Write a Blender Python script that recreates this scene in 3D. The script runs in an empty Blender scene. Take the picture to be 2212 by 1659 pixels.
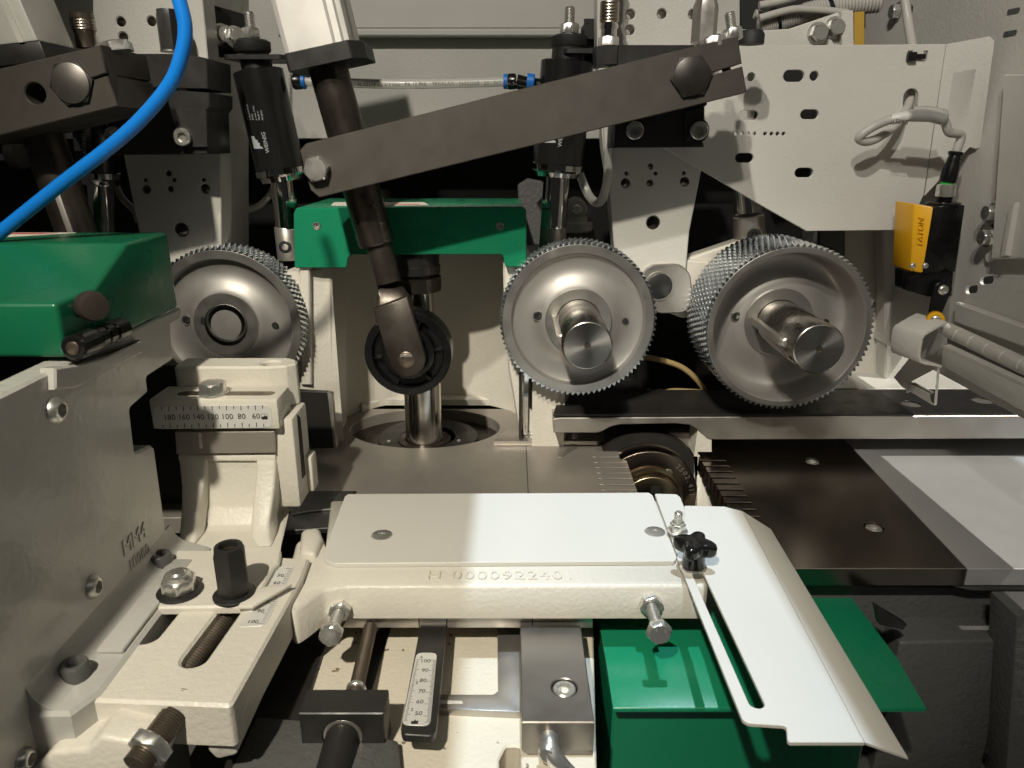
import bpy, bmesh, math, random
from mathutils import Vector as V
from mathutils.geometry import tessellate_polygon

# ------------------------------------------------------------------ camera, world, lamps, exposure
S = bpy.context.scene
COL = S.collection
R = math.radians
MM = 0.001
PITCH = R(18.0)
CAM = V((0, 0, 290.0))            # millimetres; the machine bed is z = 0
F, CX, CY = 1600.0, 1106.0, 829.5  # lens in units of a 2212 x 1659 frame

cd = bpy.data.cameras.new('camera')
cam = bpy.data.objects.new('camera', cd); COL.objects.link(cam)
cam.location = CAM * MM
cam.rotation_euler = (R(90) - PITCH, 0, 0)
cd.sensor_fit = 'HORIZONTAL'; cd.sensor_width = 36
cd.lens = F / 2212 * 36
cd.clip_start = 0.01; cd.clip_end = 50
cd.dof.use_dof = True
cd.dof.focus_distance = 0.66
cd.dof.aperture_fstop = 20.0
S.camera = cam

W = bpy.data.worlds.new('World'); S.world = W; W.use_nodes = True
W.node_tree.nodes['Background'].inputs['Color'].default_value = (1.0, .95, .88, 1)
W.node_tree.nodes['Background'].inputs['Strength'].default_value = 0.016

def lamp(name, kind, loc, target, power, color, **kw):
    d = bpy.data.lights.new(name, kind); o = bpy.data.objects.new(name, d); COL.objects.link(o)
    o.location = V(loc) * MM
    o.rotation_euler = (V(target) - V(loc)).to_track_quat('-Z', 'Y').to_euler()
    d.energy = power; d.color = color
    for k, v in kw.items(): setattr(d, k, v)
    return o
WARM = (1.0, .925, .77); COOL = (.70, .85, 1.0); NEUT = (1, .945, .85)
lamp('hall_spot_warm', 'SPOT', (-290, -500, 1150), (-150, 460, 40), 104, WARM, spot_size=R(42), spot_blend=1.0, shadow_soft_size=.02)
lamp('fill_spot_side', 'SPOT', (-230, -560, 1220), (430, 640, 240), 32, NEUT, spot_size=R(31), spot_blend=.6, shadow_soft_size=.025)  # added fill lamp that brightens the right wall and bracket
lamp('hall_spot_upper', 'SPOT', (-330, -430, 1340), (40, 800, 480), 56, NEUT, spot_size=R(38), spot_blend=.6, shadow_soft_size=.018)
lamp('hall_spot_cool', 'SPOT', (160, 500, 4000), (160, 520, 0), 600, COOL, spot_size=R(16), spot_blend=.3, shadow_soft_size=.02)
lamp('hall_spot_cool_outside', 'SPOT', (1640, 150, 2400), (470, 540, 0), 300, NEUT, spot_size=R(30), spot_blend=.3, shadow_soft_size=.02)
lamp('fill_panel_right', 'AREA', (800, -350, 1250), (-240, 420, 60), .7, NEUT, shape='RECTANGLE', size=.5, size_y=.5)  # added fill lamp that brightens the grey housing
lamp('fill_panel', 'AREA', (250, -900, 1500), (0, 600, 100), .5, NEUT, shape='RECTANGLE', size=.9, size_y=.3)  # added weak fill lamp from the front

S.view_settings.view_transform = 'Standard'; S.view_settings.look = 'None'
S.view_settings.exposure = 0.0; S.view_settings.gamma = 1.0
S.view_settings.use_curve_mapping = False
S.cycles.use_denoising = True
S.cycles.max_bounces = 7
S.cycles.sample_clamp_indirect = 4.0

# ------------------------------------------------------------------ geometry helpers (all in millimetres)
FW = V((0, math.cos(PITCH), -math.sin(PITCH))); UP = V((0, math.sin(PITCH), math.cos(PITCH)))
class Pl:
    def __init__(s, O, U, W_, N): s.O, s.U, s.W, s.N = V(O), V(U).normalized(), V(W_).normalized(), V(N).normalized()
    def p(s, u, v, n=0): return s.O + s.U * u + s.W * v + s.N * n
    def uv(s, P): d = P - s.O; return (d.dot(s.U), d.dot(s.W))
def PY(y): return Pl((0, y, 0), (1, 0, 0), (0, 0, 1), (0, 1, 0))        # faces the viewer
def PZ(z): return Pl((0, 0, z), (1, 0, 0), (0, 1, 0), (0, 0, -1))       # faces up
def PXr(x): return Pl((x, 0, 0), (0, 1, 0), (0, 0, 1), (-1, 0, 0))      # faces right
def PXl(x): return Pl((x, 0, 0), (0, -1, 0), (0, 0, 1), (1, 0, 0))      # faces left
def P3(a, b, c):                                                         # through three points; a->b is U
    a, b, c = V(a), V(b), V(c); u = (b - a).normalized(); n = u.cross(c - a).normalized(); w = n.cross(u)
    if n.dot(a - CAM) < 0: n = -n
    return Pl(a, u, w, n)
def ray(px, py): return FW + V((1, 0, 0)) * ((px - CX) / F) + UP * ((CY - py) / F)
def at(px, py, pl):
    d = ray(px, py); t = (pl.O - CAM).dot(pl.N) / d.dot(pl.N); return CAM + d * t
def scl(px, py, pl):
    d = ray(px, py); return (pl.O - CAM).dot(pl.N) / d.dot(pl.N) / F      # mm per frame unit there
def Q(pl, pts): return [pl.uv(at(x, y, pl)) for x, y in pts]

def circ(u, v, r, n=24, r2=None):
    r2 = r2 or r
    return [(u + r * math.cos(2 * math.pi * i / n), v + r2 * math.sin(2 * math.pi * i / n)) for i in range(n)]
def stadium(a, b, r, n=8):
    a, b = V((a[0], a[1])), V((b[0], b[1])); ang = math.atan2(b.y - a.y, b.x - a.x); out = []
    for c, s0 in ((b, ang - math.pi / 2), (a, ang + math.pi / 2)):
        for i in range(n + 1):
            t = s0 + math.pi * i / n; out.append((c.x + r * math.cos(t), c.y + r * math.sin(t)))
    return out
def hole(pl, px, py, rp, n=20): return circ(*pl.uv(at(px, py, pl)), rp * scl(px, py, pl), n)
def pslot(pl, a, b, rp): return stadium(pl.uv(at(*a, pl)), pl.uv(at(*b, pl)), rp * scl(*a, pl))
def area(l): return .5 * sum(l[i - 1][0] * l[i][1] - l[i][0] * l[i - 1][1] for i in range(len(l)))
def rc(pts, r, seg=5):
    out = []; n = len(pts)
    for i in range(n):
        ri = r.get(i, 0) if isinstance(r, dict) else r
        p0, p, p1 = V((*pts[i - 1], 0)), V((*pts[i], 0)), V((*pts[(i + 1) % n], 0))
        a, b = (p0 - p), (p1 - p); la, lb = a.length, b.length
        if ri <= 0 or la < 1e-6 or lb < 1e-6: out.append(pts[i]); continue
        a.normalize(); b.normalize(); ang = math.acos(max(-1, min(1, a.dot(b))))
        if ang > math.pi - .05: out.append(pts[i]); continue
        d = min(ri / math.tan(ang / 2), la * .48, lb * .48)
        s, e = p + a * d, p + b * d
        for k in range(seg + 1):
            t = k / seg; q = s * (1 - t) ** 2 + p * 2 * t * (1 - t) + e * t * t; out.append((q.x, q.y))
    return out
def inset(l, d):
    n = len(l); out = []
    for i in range(n):
        p0, p, p1 = V((*l[i - 1], 0)), V((*l[i], 0)), V((*l[(i + 1) % n], 0))
        e0, e1 = (p - p0), (p1 - p)
        if e0.length < 1e-7 or e1.length < 1e-7: out.append(l[i]); continue
        e0.normalize(); e1.normalize()
        n0, n1 = V((-e0.y, e0.x, 0)), V((-e1.y, e1.x, 0)); m = n0 + n1
        if m.length < 1e-4: out.append(l[i]); continue
        m.normalize(); k = d / max(.35, m.dot(n0)); q = p + m * k; out.append((q.x, q.y))
    return out
def dedupe(l):
    o = []
    for p in l:
        if not o or (p[0] - o[-1][0]) ** 2 + (p[1] - o[-1][1]) ** 2 > 1e-8: o.append(p)
    while len(o) > 3 and (o[0][0] - o[-1][0]) ** 2 + (o[0][1] - o[-1][1]) ** 2 < 1e-8: o.pop()
    return o
def plate(pl, outline, holes=(), th=3.0, bev=.35):
    """a flat slab with real holes and a small chamfer, front face on the plane, thickness behind it"""
    loops = []
    o = dedupe(list(outline)); o = o if area(o) > 0 else o[::-1]; loops.append(o)
    for h in holes:
        h = dedupe(list(h)); loops.append(h if area(h) < 0 else h[::-1])
    vs, fs = [], []
    lev = []
    for dep, ins in ((0, bev), (bev, 0), (th, 0)):
        idx = []
        for l in loops:
            l2 = inset(l, ins) if ins else l
            idx.append(list(range(len(vs), len(vs) + len(l2)))); vs += [pl.p(u, v, dep) for u, v in l2]
        lev.append(idx)
    for a, b in ((0, 1), (1, 2)):
        for la, lb in zip(lev[a], lev[b]):
            n = len(la)
            for i in range(n): j = (i + 1) % n; fs.append((la[i], la[j], lb[j], lb[i]))
    for k, ins in ((0, bev), (2, 0)):
        flat = [i for l in lev[k] for i in l]
        polys = [[V((u, v, 0)) for u, v in (inset(l, ins) if ins else l)] for l in loops]
        for t in tessellate_polygon(polys): fs.append(tuple(flat[i] for i in t))
    return vs, fs
def pplate(pl, pts, holes=(), th=3.0, bev=.35, r=0): 
    u = Q(pl, pts); return plate(pl, rc(u, r) if r else u, holes, th, bev)
def prism(pts, vec):
    pts = [V(p) for p in pts]; vec = V(vec); n = len(pts)
    vs = pts + [p + vec for p in pts]
    fs = [tuple(range(n))[::-1], tuple(range(n, 2 * n))] + [(i, (i + 1) % n, n + (i + 1) % n, n + i) for i in range(n)]
    return vs, fs
def hull8(a, b):
    """solid between two quads a and b (4 points each)"""
    return loft([[V(p) for p in a], [V(p) for p in b]])
def box(x0, x1, y0, y1, z0, z1):
    return prism([(x0, y0, z0), (x1, y0, z0), (x1, y1, z0), (x0, y1, z0)], (0, 0, z1 - z0))
def obox(c, u, v, w, a, b, d):
    c, u, v, w = V(c), V(u).normalized(), V(v).normalized(), V(w).normalized()
    pts = [c + u * sx * a / 2 + v * sy * b / 2 - w * d / 2 for sx, sy in ((-1, -1), (1, -1), (1, 1), (-1, 1))]
    return prism(pts, w * d)
def axes(n):
    n = V(n).normalized(); a = V((0, 0, 1)) if abs(n.z) < .9 else V((1, 0, 0))
    e1 = a.cross(n).normalized(); return n, e1, n.cross(e1)
def loft(rings, cap0=True, cap1=True):
    vs, fs = [], []; n = len(rings[0])
    for r in rings: vs += [V(p) for p in r]
    for k in range(len(rings) - 1):
        for i in range(n): j = (i + 1) % n; fs.append((k * n + i, k * n + j, (k + 1) * n + j, (k + 1) * n + i))
    if cap0: fs.append(tuple(range(n))[::-1])
    if cap1: fs.append(tuple(range((len(rings) - 1) * n, len(rings) * n)))
    return vs, fs
def ring(p, e1, e2, r, n=24, rot=0, hexa=False):
    out = []
    for i in range(n):
        t = 2 * math.pi * i / n; k = 1
        if hexa: k = 1 / math.cos((t % (math.pi / 3)) - math.pi / 6)
        out.append(p + (e1 * math.cos(t + rot) + e2 * math.sin(t + rot)) * r * k)
    return out
def lathe(p, d, prof, n=32, cap0=True, cap1=True):
    d, e1, e2 = axes(d); p = V(p)
    return loft([ring(p + d * s, e1, e2, max(r, 1e-3), n) for s, r in prof], cap0, cap1)
def cyl(p0, p1, r, n=24, ch=.3):
    p0, p1 = V(p0), V(p1); L = (p1 - p0).length; ch = min(ch, L * .3, r * .4)
    return lathe(p0, p1 - p0, [(0, r - ch), (ch, r), (L - ch, r), (L, r - ch)], n)
def tubeshape(p, d, ri, ro, h, n=32, ch=.3):
    d, e1, e2 = axes(d); p = V(p)
    rg = [(0, ri), (0, ro - ch), (ch, ro), (h - ch, ro), (h, ro - ch), (h, ri + ch), (h - ch, ri), (0, ri)]
    return loft([ring(p + d * s, e1, e2, r, n) for s, r in rg], False, False)
def hexhead(p, n_, af, h, rot=0, top=True):
    d, e1, e2 = axes(n_); p = V(p); a = af / 2
    rg = [ring(p, e1, e2, a, 24, rot, True), ring(p + d * h * .84, e1, e2, a, 24, rot, True)]
    rg += [ring(p + d * h, e1, e2, a * .94, 24, rot)]
    return loft(rg)
def nutshape(p, n_, af, h, ri, rot=0):
    d, e1, e2 = axes(n_); p = V(p); a = af / 2
    rg = [ring(p, e1, e2, ri, 24, rot), ring(p, e1, e2, a * .96, 24, rot), ring(p + d * h * .12, e1, e2, a, 24, rot, True),
          ring(p + d * h * .88, e1, e2, a, 24, rot, True), ring(p + d * h, e1, e2, a * .95, 24, rot),
          ring(p + d * h, e1, e2, ri * 1.12, 24, rot), ring(p + d * h * .9, e1, e2, ri, 24, rot), ring(p, e1, e2, ri, 24, rot)]
    return loft(rg, False, False)
def stud(p, d, r, L, pitch=1.25, n=16, tip=True):
    prof = [(0, r)]; s = 0
    while s + pitch < L - (.8 if tip else 0):
        prof += [(s + pitch * .25, r), (s + pitch * .55, r - pitch * .5), (s + pitch * .7, r - pitch * .5), (s + pitch, r)]; s += pitch
    prof += [(L - .8, r * .9), (L, r * .75)] if tip else [(L, r)]
    return lathe(p, d, prof, n)
def socket(p, n_, r, h, af=None, ch=.12, rot=0.3, deep=.65):
    d, e1, e2 = axes(n_); p = V(p); a = (af or r * 1.0) / 2
    rg = [ring(p, e1, e2, r), ring(p + d * h * (1 - ch), e1, e2, r), ring(p + d * h, e1, e2, r * .9),
          ring(p + d * h, e1, e2, a * 1.18, 24, rot), ring(p + d * (h - .15 * r), e1, e2, a, 24, rot, True), ring(p + d * h * (1 - deep), e1, e2, a * .98, 24, rot, True)]
    return loft(rg)
def button(p, n_, r, h, af=None):
    d, e1, e2 = axes(n_); p = V(p); a = (af or r * .95) / 2
    rg = [ring(p, e1, e2, r), ring(p + d * h * .2, e1, e2, r), ring(p + d * h * .6, e1, e2, r * .88), ring(p + d * h * .9, e1, e2, r * .72), ring(p + d * h, e1, e2, a * 1.25),
          ring(p + d * h, e1, e2, a, 24, .3, True), ring(p + d * h * .25, e1, e2, a * .95, 24, .3, True)]
    return loft(rg)
def smoothpath(pts, res=8):
    pts = [V(p) for p in pts]; P = [pts[0] * 2 - pts[1]] + pts + [pts[-1] * 2 - pts[-2]]; out = []
    for i in range(1, len(P) - 2):
        a, b, c, d = P[i - 1], P[i], P[i + 1], P[i + 2]
        for k in range(res):
            t = k / res
            out.append(.5 * ((2 * b) + (c - a) * t + (2 * a - 5 * b + 4 * c - d) * t * t + (3 * b - 3 * c + d - a) * t ** 3))
    return out + [pts[-1]]
def sweep(pts, r, n=14, res=8, smooth=True, rf=None):
    P = smoothpath(pts, res) if smooth else [V(p) for p in pts]
    rings = []; e1 = None
    for i, p in enumerate(P):
        t = (P[min(i + 1, len(P) - 1)] - P[max(i - 1, 0)]).normalized()
        if e1 is None: _, e1, _ = axes(t)
        e1 = (e1 - t * e1.dot(t)).normalized(); e2 = t.cross(e1)
        rings.append(ring(p, e1, e2, rf(i, len(P)) if rf else r, n))
    return loft(rings)
def strip(pts, w, th, wdir):
    """a bent sheet: polyline pts (in a plane), width vector wdir*w, thickness th"""
    P = [V(p) for p in pts]; wd = V(wdir).normalized() * w; rings = []
    for i, p in enumerate(P):
        t = (P[min(i + 1, len(P) - 1)] - P[max(i - 1, 0)]).normalized(); nrm = t.cross(wd).normalized()
        rings.append([p, p + wd, p + wd + nrm * th, p + nrm * th])
    return loft(rings)
def join(*sh):
    vs, fs = [], []
    for v, f in sh:
        o = len(vs); vs += list(v); fs += [tuple(i + o for i in g) for g in f]
    return vs, fs
def lettering(txt, org, U, W_, size, ext=.05, align='CENTER', spacing=1.0):
    """flat lettering raised by ext along U x W"""
    c = bpy.data.curves.new('t', 'FONT'); c.body = txt; c.size = 1; c.align_x = align; c.align_y = 'CENTER'; c.space_character = spacing; c.resolution_u = 3
    o = bpy.data.objects.new('t', c); COL.objects.link(o); bpy.context.view_layer.update()
    dg = bpy.context.evaluated_depsgraph_get(); me = o.evaluated_get(dg).to_mesh()
    U, W_ = V(U).normalized(), V(W_).normalized(); N = U.cross(W_)
    base = [V(org) + U * v.co.x * size + W_ * v.co.y * size for v in me.vertices]
    faces = [tuple(p.vertices) for p in me.polygons]; n = len(base)
    ed = {}
    for f in faces:
        for i in range(len(f)):
            k = (f[i], f[(i + 1) % len(f)]); ed[k] = 1
    vs = [p + N * ext for p in base] + base; fs = list(faces)
    fs += [(a, n + a, n + b, b) for a, b in ed if (b, a) not in ed]
    o.evaluated_get(dg).to_mesh_clear(); bpy.data.objects.remove(o); bpy.data.curves.remove(c)
    return vs, fs

# ------------------------------------------------------------------ objects
def thing(name, label, cat, loc=(0, 0, 0), group=None):
    o = bpy.data.objects.new(name, None); COL.objects.link(o); o.location = V(loc) * MM
    o.empty_display_size = .02
    o['label'] = label; o['category'] = cat
    if group: o['group'] = group
    return o
def rootloc(o):
    while o.parent: o = o.parent
    return o.location
def mk(name, shape, mat, parent=None, bevel=0, smooth=38, label=None, cat=None, kind=None, group=None, seg=2):
    vs, fs = shape
    off = rootloc(parent) if parent else V((0, 0, 0))
    if not parent:
        lo = V((min(v.x for v in vs), min(v.y for v in vs), min(v.z for v in vs))); hi = V((max(v.x for v in vs), max(v.y for v in vs), max(v.z for v in vs)))
        off = V(((lo.x + hi.x) / 2, (lo.y + hi.y) / 2, lo.z)) * MM
    me = bpy.data.meshes.new(name); bm = bmesh.new()
    bv = [bm.verts.new(v * MM - off) for v in vs]
    for f in fs:
        try: bm.faces.new([bv[i] for i in f])
        except ValueError: pass
    bmesh.ops.remove_doubles(bm, verts=bm.verts, dist=1e-6)
    bmesh.ops.recalc_face_normals(bm, faces=bm.faces)
    if bevel:
        ed = [e for e in bm.edges if len(e.link_faces) == 2 and e.calc_face_angle(0) > R(24)]
        bmesh.ops.bevel(bm, geom=ed, offset=bevel * MM, segments=seg, profile=.5, affect='EDGES', clamp_overlap=True)
    bm.to_mesh(me); bm.free()
    for p in me.polygons: p.use_smooth = True
    me.set_sharp_from_angle(angle=R(smooth))
    me.materials.append(mat)
    o = bpy.data.objects.new(name, me); COL.objects.link(o)
    if parent: o.parent = parent
    else: o.location = off
    if label: o['label'] = label
    if cat: o['category'] = cat
    if kind: o['kind'] = kind
    if group: o['group'] = group
    return o

# ------------------------------------------------------------------ materials
MATS = {}
def M(name, col, rough=.5, metal=0.0, peel=None, vary=None, rv=0.0, brush=None, spec=.5, coat=0.0, trans=0.0, ior=1.45, spots=None, emit=None):
    m = bpy.data.materials.new(name); m.use_nodes = True; nt = m.node_tree; N, L = nt.nodes, nt.links
    b = N['Principled BSDF']; b.inputs['Roughness'].default_value = rough; b.inputs['Metallic'].default_value = metal
    b.inputs['Base Color'].default_value = (*col, 1); b.inputs['Specular IOR Level'].default_value = spec
    b.inputs['IOR'].default_value = ior; b.inputs['Coat Weight'].default_value = coat; b.inputs['Coat Roughness'].default_value = .12
    b.inputs['Transmission Weight'].default_value = trans
    if emit: b.inputs['Emission Color'].default_value = (*emit[0], 1); b.inputs['Emission Strength'].default_value = emit[1]
    tc = N.new('ShaderNodeTexCoord')
    def noise(scale, detail=3, stretch=None, rgh=.55):
        n = N.new('ShaderNodeTexNoise'); n.inputs['Scale'].default_value = scale; n.inputs['Detail'].default_value = detail; n.inputs['Roughness'].default_value = rgh
        if stretch:
            mp = N.new('ShaderNodeMapping'); mp.inputs['Scale'].default_value = stretch; L.new(tc.outputs['Object'], mp.inputs['Vector']); L.new(mp.outputs['Vector'], n.inputs['Vector'])
        else: L.new(tc.outputs['Object'], n.inputs['Vector'])
        return n
    def rng(src, a, b_, lo=.3, hi=.7):
        r = N.new('ShaderNodeMapRange'); r.inputs['From Min'].default_value = lo; r.inputs['From Max'].default_value = hi
        r.inputs['To Min'].default_value = a; r.inputs['To Max'].default_value = b_; L.new(src, r.inputs['Value']); return r.outputs['Result']
    cs = None
    if vary:
        n = noise(vary[0], 5); mx = N.new('ShaderNodeMix'); mx.data_type = 'RGBA'
        c2 = vary[2] if len(vary) > 2 else tuple(c * (1 - vary[1]) for c in col)
        mx.inputs['A'].default_value = (*[min(1, c * (1 + vary[1] * .5)) for c in col], 1); mx.inputs['B'].default_value = (*c2, 1)
        L.new(rng(n.outputs['Fac'], 0, 1), mx.inputs['Factor']); cs = mx.outputs['Result']
    if spots:
        n = noise(spots[0], 2); mx = N.new('ShaderNodeMix'); mx.data_type = 'RGBA'
        L.new(rng(n.outputs['Fac'], 0, 1, spots[1], spots[1] + .04), mx.inputs['Factor'])
        if cs: L.new(cs, mx.inputs['A'])
        else: mx.inputs['A'].default_value = (*col, 1)
        mx.inputs['B'].default_value = (*spots[2], 1); cs = mx.outputs['Result']
    if cs: L.new(cs, b.inputs['Base Color'])
    if rv:
        n = noise(60, 6); L.new(rng(n.outputs['Fac'], max(.03, rough - rv), min(1, rough + rv)), b.inputs['Roughness'])
    h = None
    if peel:
        n = noise(peel[0], 2, None, .5); bp = N.new('ShaderNodeBump'); bp.inputs['Strength'].default_value = peel[1]; bp.inputs['Distance'].default_value = peel[2] * MM
        L.new(n.outputs['Fac'], bp.inputs['Height']); h = bp.outputs['Normal']
    if brush:
        n = noise(brush[0], 4, brush[1], .7); bp = N.new('ShaderNodeBump'); bp.inputs['Strength'].default_value = brush[2]; bp.inputs['Distance'].default_value = .05 * MM
        L.new(n.outputs['Fac'], bp.inputs['Height'])
        if h: L.new(h, bp.inputs['Normal'])
        h = bp.outputs['Normal']
    if h: L.new(h, b.inputs['Normal'])
    MATS[name] = m
    return m
beige = M('beige paint', (.55, .535, .49), .33, peel=(380, .6, .55), vary=(9, .06), rv=.05)
beige_s = M('smooth beige paint', (.55, .535, .49), .34, peel=(700, .15, .2), vary=(7, .05), rv=.06)
cream = M('cream cast paint', (.60, .57, .50), .42, peel=(330, .7, .6), vary=(14, .07), rv=.08)
cream_d = M('cream cast paint with oil spots', (.60, .55, .45), .5, peel=(330, .8, .6), vary=(14, .08), rv=.08, spots=(150, .69, (.18, .14, .09)))
greyp = M('grey housing paint', (.43, .42, .39), .20, peel=(230, .5, .7), vary=(8, .06), rv=.05, coat=.3)
greyd = M('dark grey casting paint', (.085, .085, .082), .40, peel=(240, .9, .9), vary=(10, .1), rv=.08)
white = M('pale powder coat', (.585, .57, .525), .36, peel=(900, .12, .15), vary=(6, .03), rv=.05)
green = M('green paint', (.008, .185, .09), .30, peel=(600, .2, .25), vary=(8, .08), rv=.06)
green_shaded = M('shaded green paint', (.006, .115, .053), .30, peel=(450, .12, .25), vary=(8, .08), rv=.05)  # darker copy of the green, with the hood's shade in its colour
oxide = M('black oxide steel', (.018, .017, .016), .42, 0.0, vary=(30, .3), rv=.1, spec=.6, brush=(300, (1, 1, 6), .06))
bronze = M('phosphated arm steel', (.078, .069, .061), .50, .55, peel=(1500, .35, .08), vary=(25, .12), rv=.06)
tube_m = M('worn dark tube steel', (.075, .064, .054), .34, .8, vary=(40, .35), rv=.12, brush=(200, (1, 1, 8), .1))
forged = M('forged fork steel', (.066, .056, .047), .42, .7, peel=(700, .35, .25), vary=(35, .3), rv=.1)
steel = M('machined steel', (.50, .47, .43), .38, .85, vary=(12, .12), rv=.08, brush=(900, (.04, 1, 1), .18))
tabl = M('ground table steel', (.36, .33, .295), .40, .55, vary=(10, .14), rv=.07, brush=(2600, (.03, 1, 1), .6))
tabl_d = M('oiled table steel', (.30, .26, .22), .23, 1.0, vary=(5, .12), rv=.025, brush=(800, (.1, 1, .5), .1))
tabl_l = M('planed table casting', (.46, .46, .455), .48, .5, vary=(4, .05), rv=.03, brush=(900, (.06, 1, 1), .2))
rollm = M('roller body steel', (.36, .345, .325), .50, .75, vary=(10, .08), rv=.05)
rolld = M('roller rim steel', (.52, .50, .47), .36, .95, vary=(18, .12), rv=.06)
toothm = M('plated tooth steel', (.62, .65, .67), .24, 1.0, rv=.06)
chrome = M('chromed rod', (.72, .71, .69), .07, 1.0, rv=.02)
spindm = M('ground spindle steel', (.58, .55, .50), .12, 1.0, rv=.04)
zinc = M('zinc plated screw', (.72, .71, .67), .30, .9, vary=(60, .2), rv=.1)
screwb = M('black steel screw', (.03, .03, .03), .32, .3, rv=.1)
threadm = M('oily thread steel', (.20, .165, .13), .35, .85, vary=(60, .2), rv=.1)
alu = M('anodised aluminium', (.70, .68, .64), .42, .45, vary=(8, .04), rv=.05, brush=(900, (1, 1, .03), .1))
blackp = M('black plastic', (.005, .005, .0055), .26, peel=(900, .1, .1), rv=.08)
gloss = M('glossy black knob', (.008, .008, .008), .12, rv=.04)
rubber = M('black rubber', (.015, .015, .015), .6, rv=.08)
cylb = M('black anodised cylinder', (.010, .010, .010), .22, .0, spec=.6, rv=.04)
cutb = M('burnished cutterhead', (.09, .078, .065), .36, .9, vary=(30, .5), rv=.12)
brassy = M('tinted collar steel', (.40, .32, .20), .24, 1.0, vary=(25, .4), rv=.08)
blue = M('blue air hose', (.006, .16, .56), .30, rv=.05)
blue_r = M('blue fitting ring', (.01, .13, .45), .4)
clear = M('clear plastic hose', (.72, .71, .66), .25, trans=.55, ior=1.4)
cable = M('grey cable sheath', (.40, .385, .35), .45, rv=.05)
yellow = M('yellow switch plastic', (.78, .40, .012), .38, peel=(900, .15, .15))
ochre = M('ochre pad', (.42, .26, .035), .6)
void = M('dark interior', (.012, .011, .010), .7)  # near-black colour stands in for shade deep in gaps and holes
print_k = M('black print', (.015, .015, .015), .5)
print_w = M('pale print', (.36, .37, .38), .5)
print_r = M('red print', (.5, .02, .02), .5)
scale_m = M('scale plate aluminium', (.66, .65, .62), .38, .25, brush=(900, (.05, 1, 1), .12), rv=.05)
stick = M('sticker paper', (.68, .63, .55), .5)
def turned(name, col, rough, axis='Y'):
    m = M(name, col, rough, 1.0); nt = m.node_tree; b = nt.nodes['Principled BSDF']
    b.inputs['Anisotropic'].default_value = .7
    t = nt.nodes.new('ShaderNodeTangent'); t.direction_type = 'RADIAL'; t.axis = axis
    nt.links.new(t.outputs['Tangent'], b.inputs['Tangent'])
    tc = nt.nodes.new('ShaderNodeTexCoord'); sp_n = nt.nodes.new('ShaderNodeVectorMath'); sp_n.operation = 'LENGTH'
    sub = nt.nodes.new('ShaderNodeVectorMath'); sub.operation = 'SUBTRACT'; sub.inputs[1].default_value = (.5, .5, .5)
    mul = nt.nodes.new('ShaderNodeVectorMath'); mul.operation = 'MULTIPLY'; mul.inputs[1].default_value = (1, 0, 1)
    nt.links.new(tc.outputs['Generated'], sub.inputs[0]); nt.links.new(sub.outputs[0], mul.inputs[0]); nt.links.new(mul.outputs[0], sp_n.inputs[0])
    n = nt.nodes.new('ShaderNodeTexNoise'); n.noise_dimensions = '1D'; n.inputs['Scale'].default_value = 70; n.inputs['Detail'].default_value = 3
    nt.links.new(sp_n.outputs['Value'], n.inputs['W'])
    mr = nt.nodes.new('ShaderNodeMapRange'); mr.inputs['To Min'].default_value = .45; mr.inputs['To Max'].default_value = 1.3
    nt.links.new(n.outputs['Fac'], mr.inputs['Value'])
    mx = nt.nodes.new('ShaderNodeVectorMath'); mx.operation = 'SCALE'; mx.inputs[0].default_value = col
    nt.links.new(mr.outputs['Result'], mx.inputs['Scale']); nt.links.new(mx.outputs[0], b.inputs['Base Color'])
    return m
turn_m = turned('turned bright steel', (.62, .60, .57), .33)
shaftm = M('bright shaft steel', (.42, .40, .37), .27, 1.0, rv=.04, brush=(700, (1, .05, 1), .1))
turn_d = M('turned black steel', (.06, .055, .05), .38, .8, rv=.06)
blocks = M('dark machined block steel', (.30, .275, .245), .36, .9, vary=(10, .15), rv=.06, brush=(900, (.05, 1, 1), .2))
greenr = M('green seal', (.05, .5, .08), .4)
grease = M('amber grease', (.28, .2, .01), .25)

# ------------------------------------------------------------------ small shared pieces
def add_hex(par, p, n, af, h, mat=zinc, wr=None, wt=1.2, rot=0, name='bolt', wmat=None):
    p, n = V(p), V(n).normalized()
    b = None
    if wr:
        w = mk('washer', lathe(p, n, [(0, wr - .15), (.15, wr), (wt - .15, wr), (wt, wr - .15)], 32), wmat or mat, par); p = p + n * wt
    return mk(name, hexhead(p, n, af, h, rot), mat, par)
def add_socket(par, p, n, r, h, mat=zinc, wr=None, name='screw', af=None):
    p, n = V(p), V(n).normalized()
    if wr:
        mk('washer', lathe(p, n, [(0, wr), (.8, wr), (1.0, wr - .2)], 28), mat, par); p = p + n * 1.0
    return mk(name, socket(p, n, r, h, af), mat, par)
def countersunk(par, p, n, r, mat=zinc):
    p, n = V(p), V(n).normalized()
    return mk('screw', socket(p - n * .9, n, r, 1.15, r * .75, .1, .3, .5), mat, par)

# ------------------------------------------------------------------ setting: walls and interior of the machine
wl = PY(905)
top_panel = mk('back_wall', pplate(wl, [(-300, -260), (1630, -260), (1630, 300), (-300, 300)], th=6, bev=1), beige, kind='structure')
sp = pplate(PY(892), [(560, -200), (1290, -200), (1290, 56), (1270, 62), (600, 62)], th=9, bev=1.5)
mk('panel', sp, beige_s, top_panel)
mk('rail', pplate(PY(888), [(600, 62), (1275, 62), (1275, 78), (600, 78)], th=12, bev=1.5), beige_s, top_panel)
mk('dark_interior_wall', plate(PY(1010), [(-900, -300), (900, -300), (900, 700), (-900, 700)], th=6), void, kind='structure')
mk('machine_floor', plate(PZ(-170), [(-700, 100), (700, 100), (700, 1010), (-700, 1010)], th=6), greyd, kind='structure')
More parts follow.
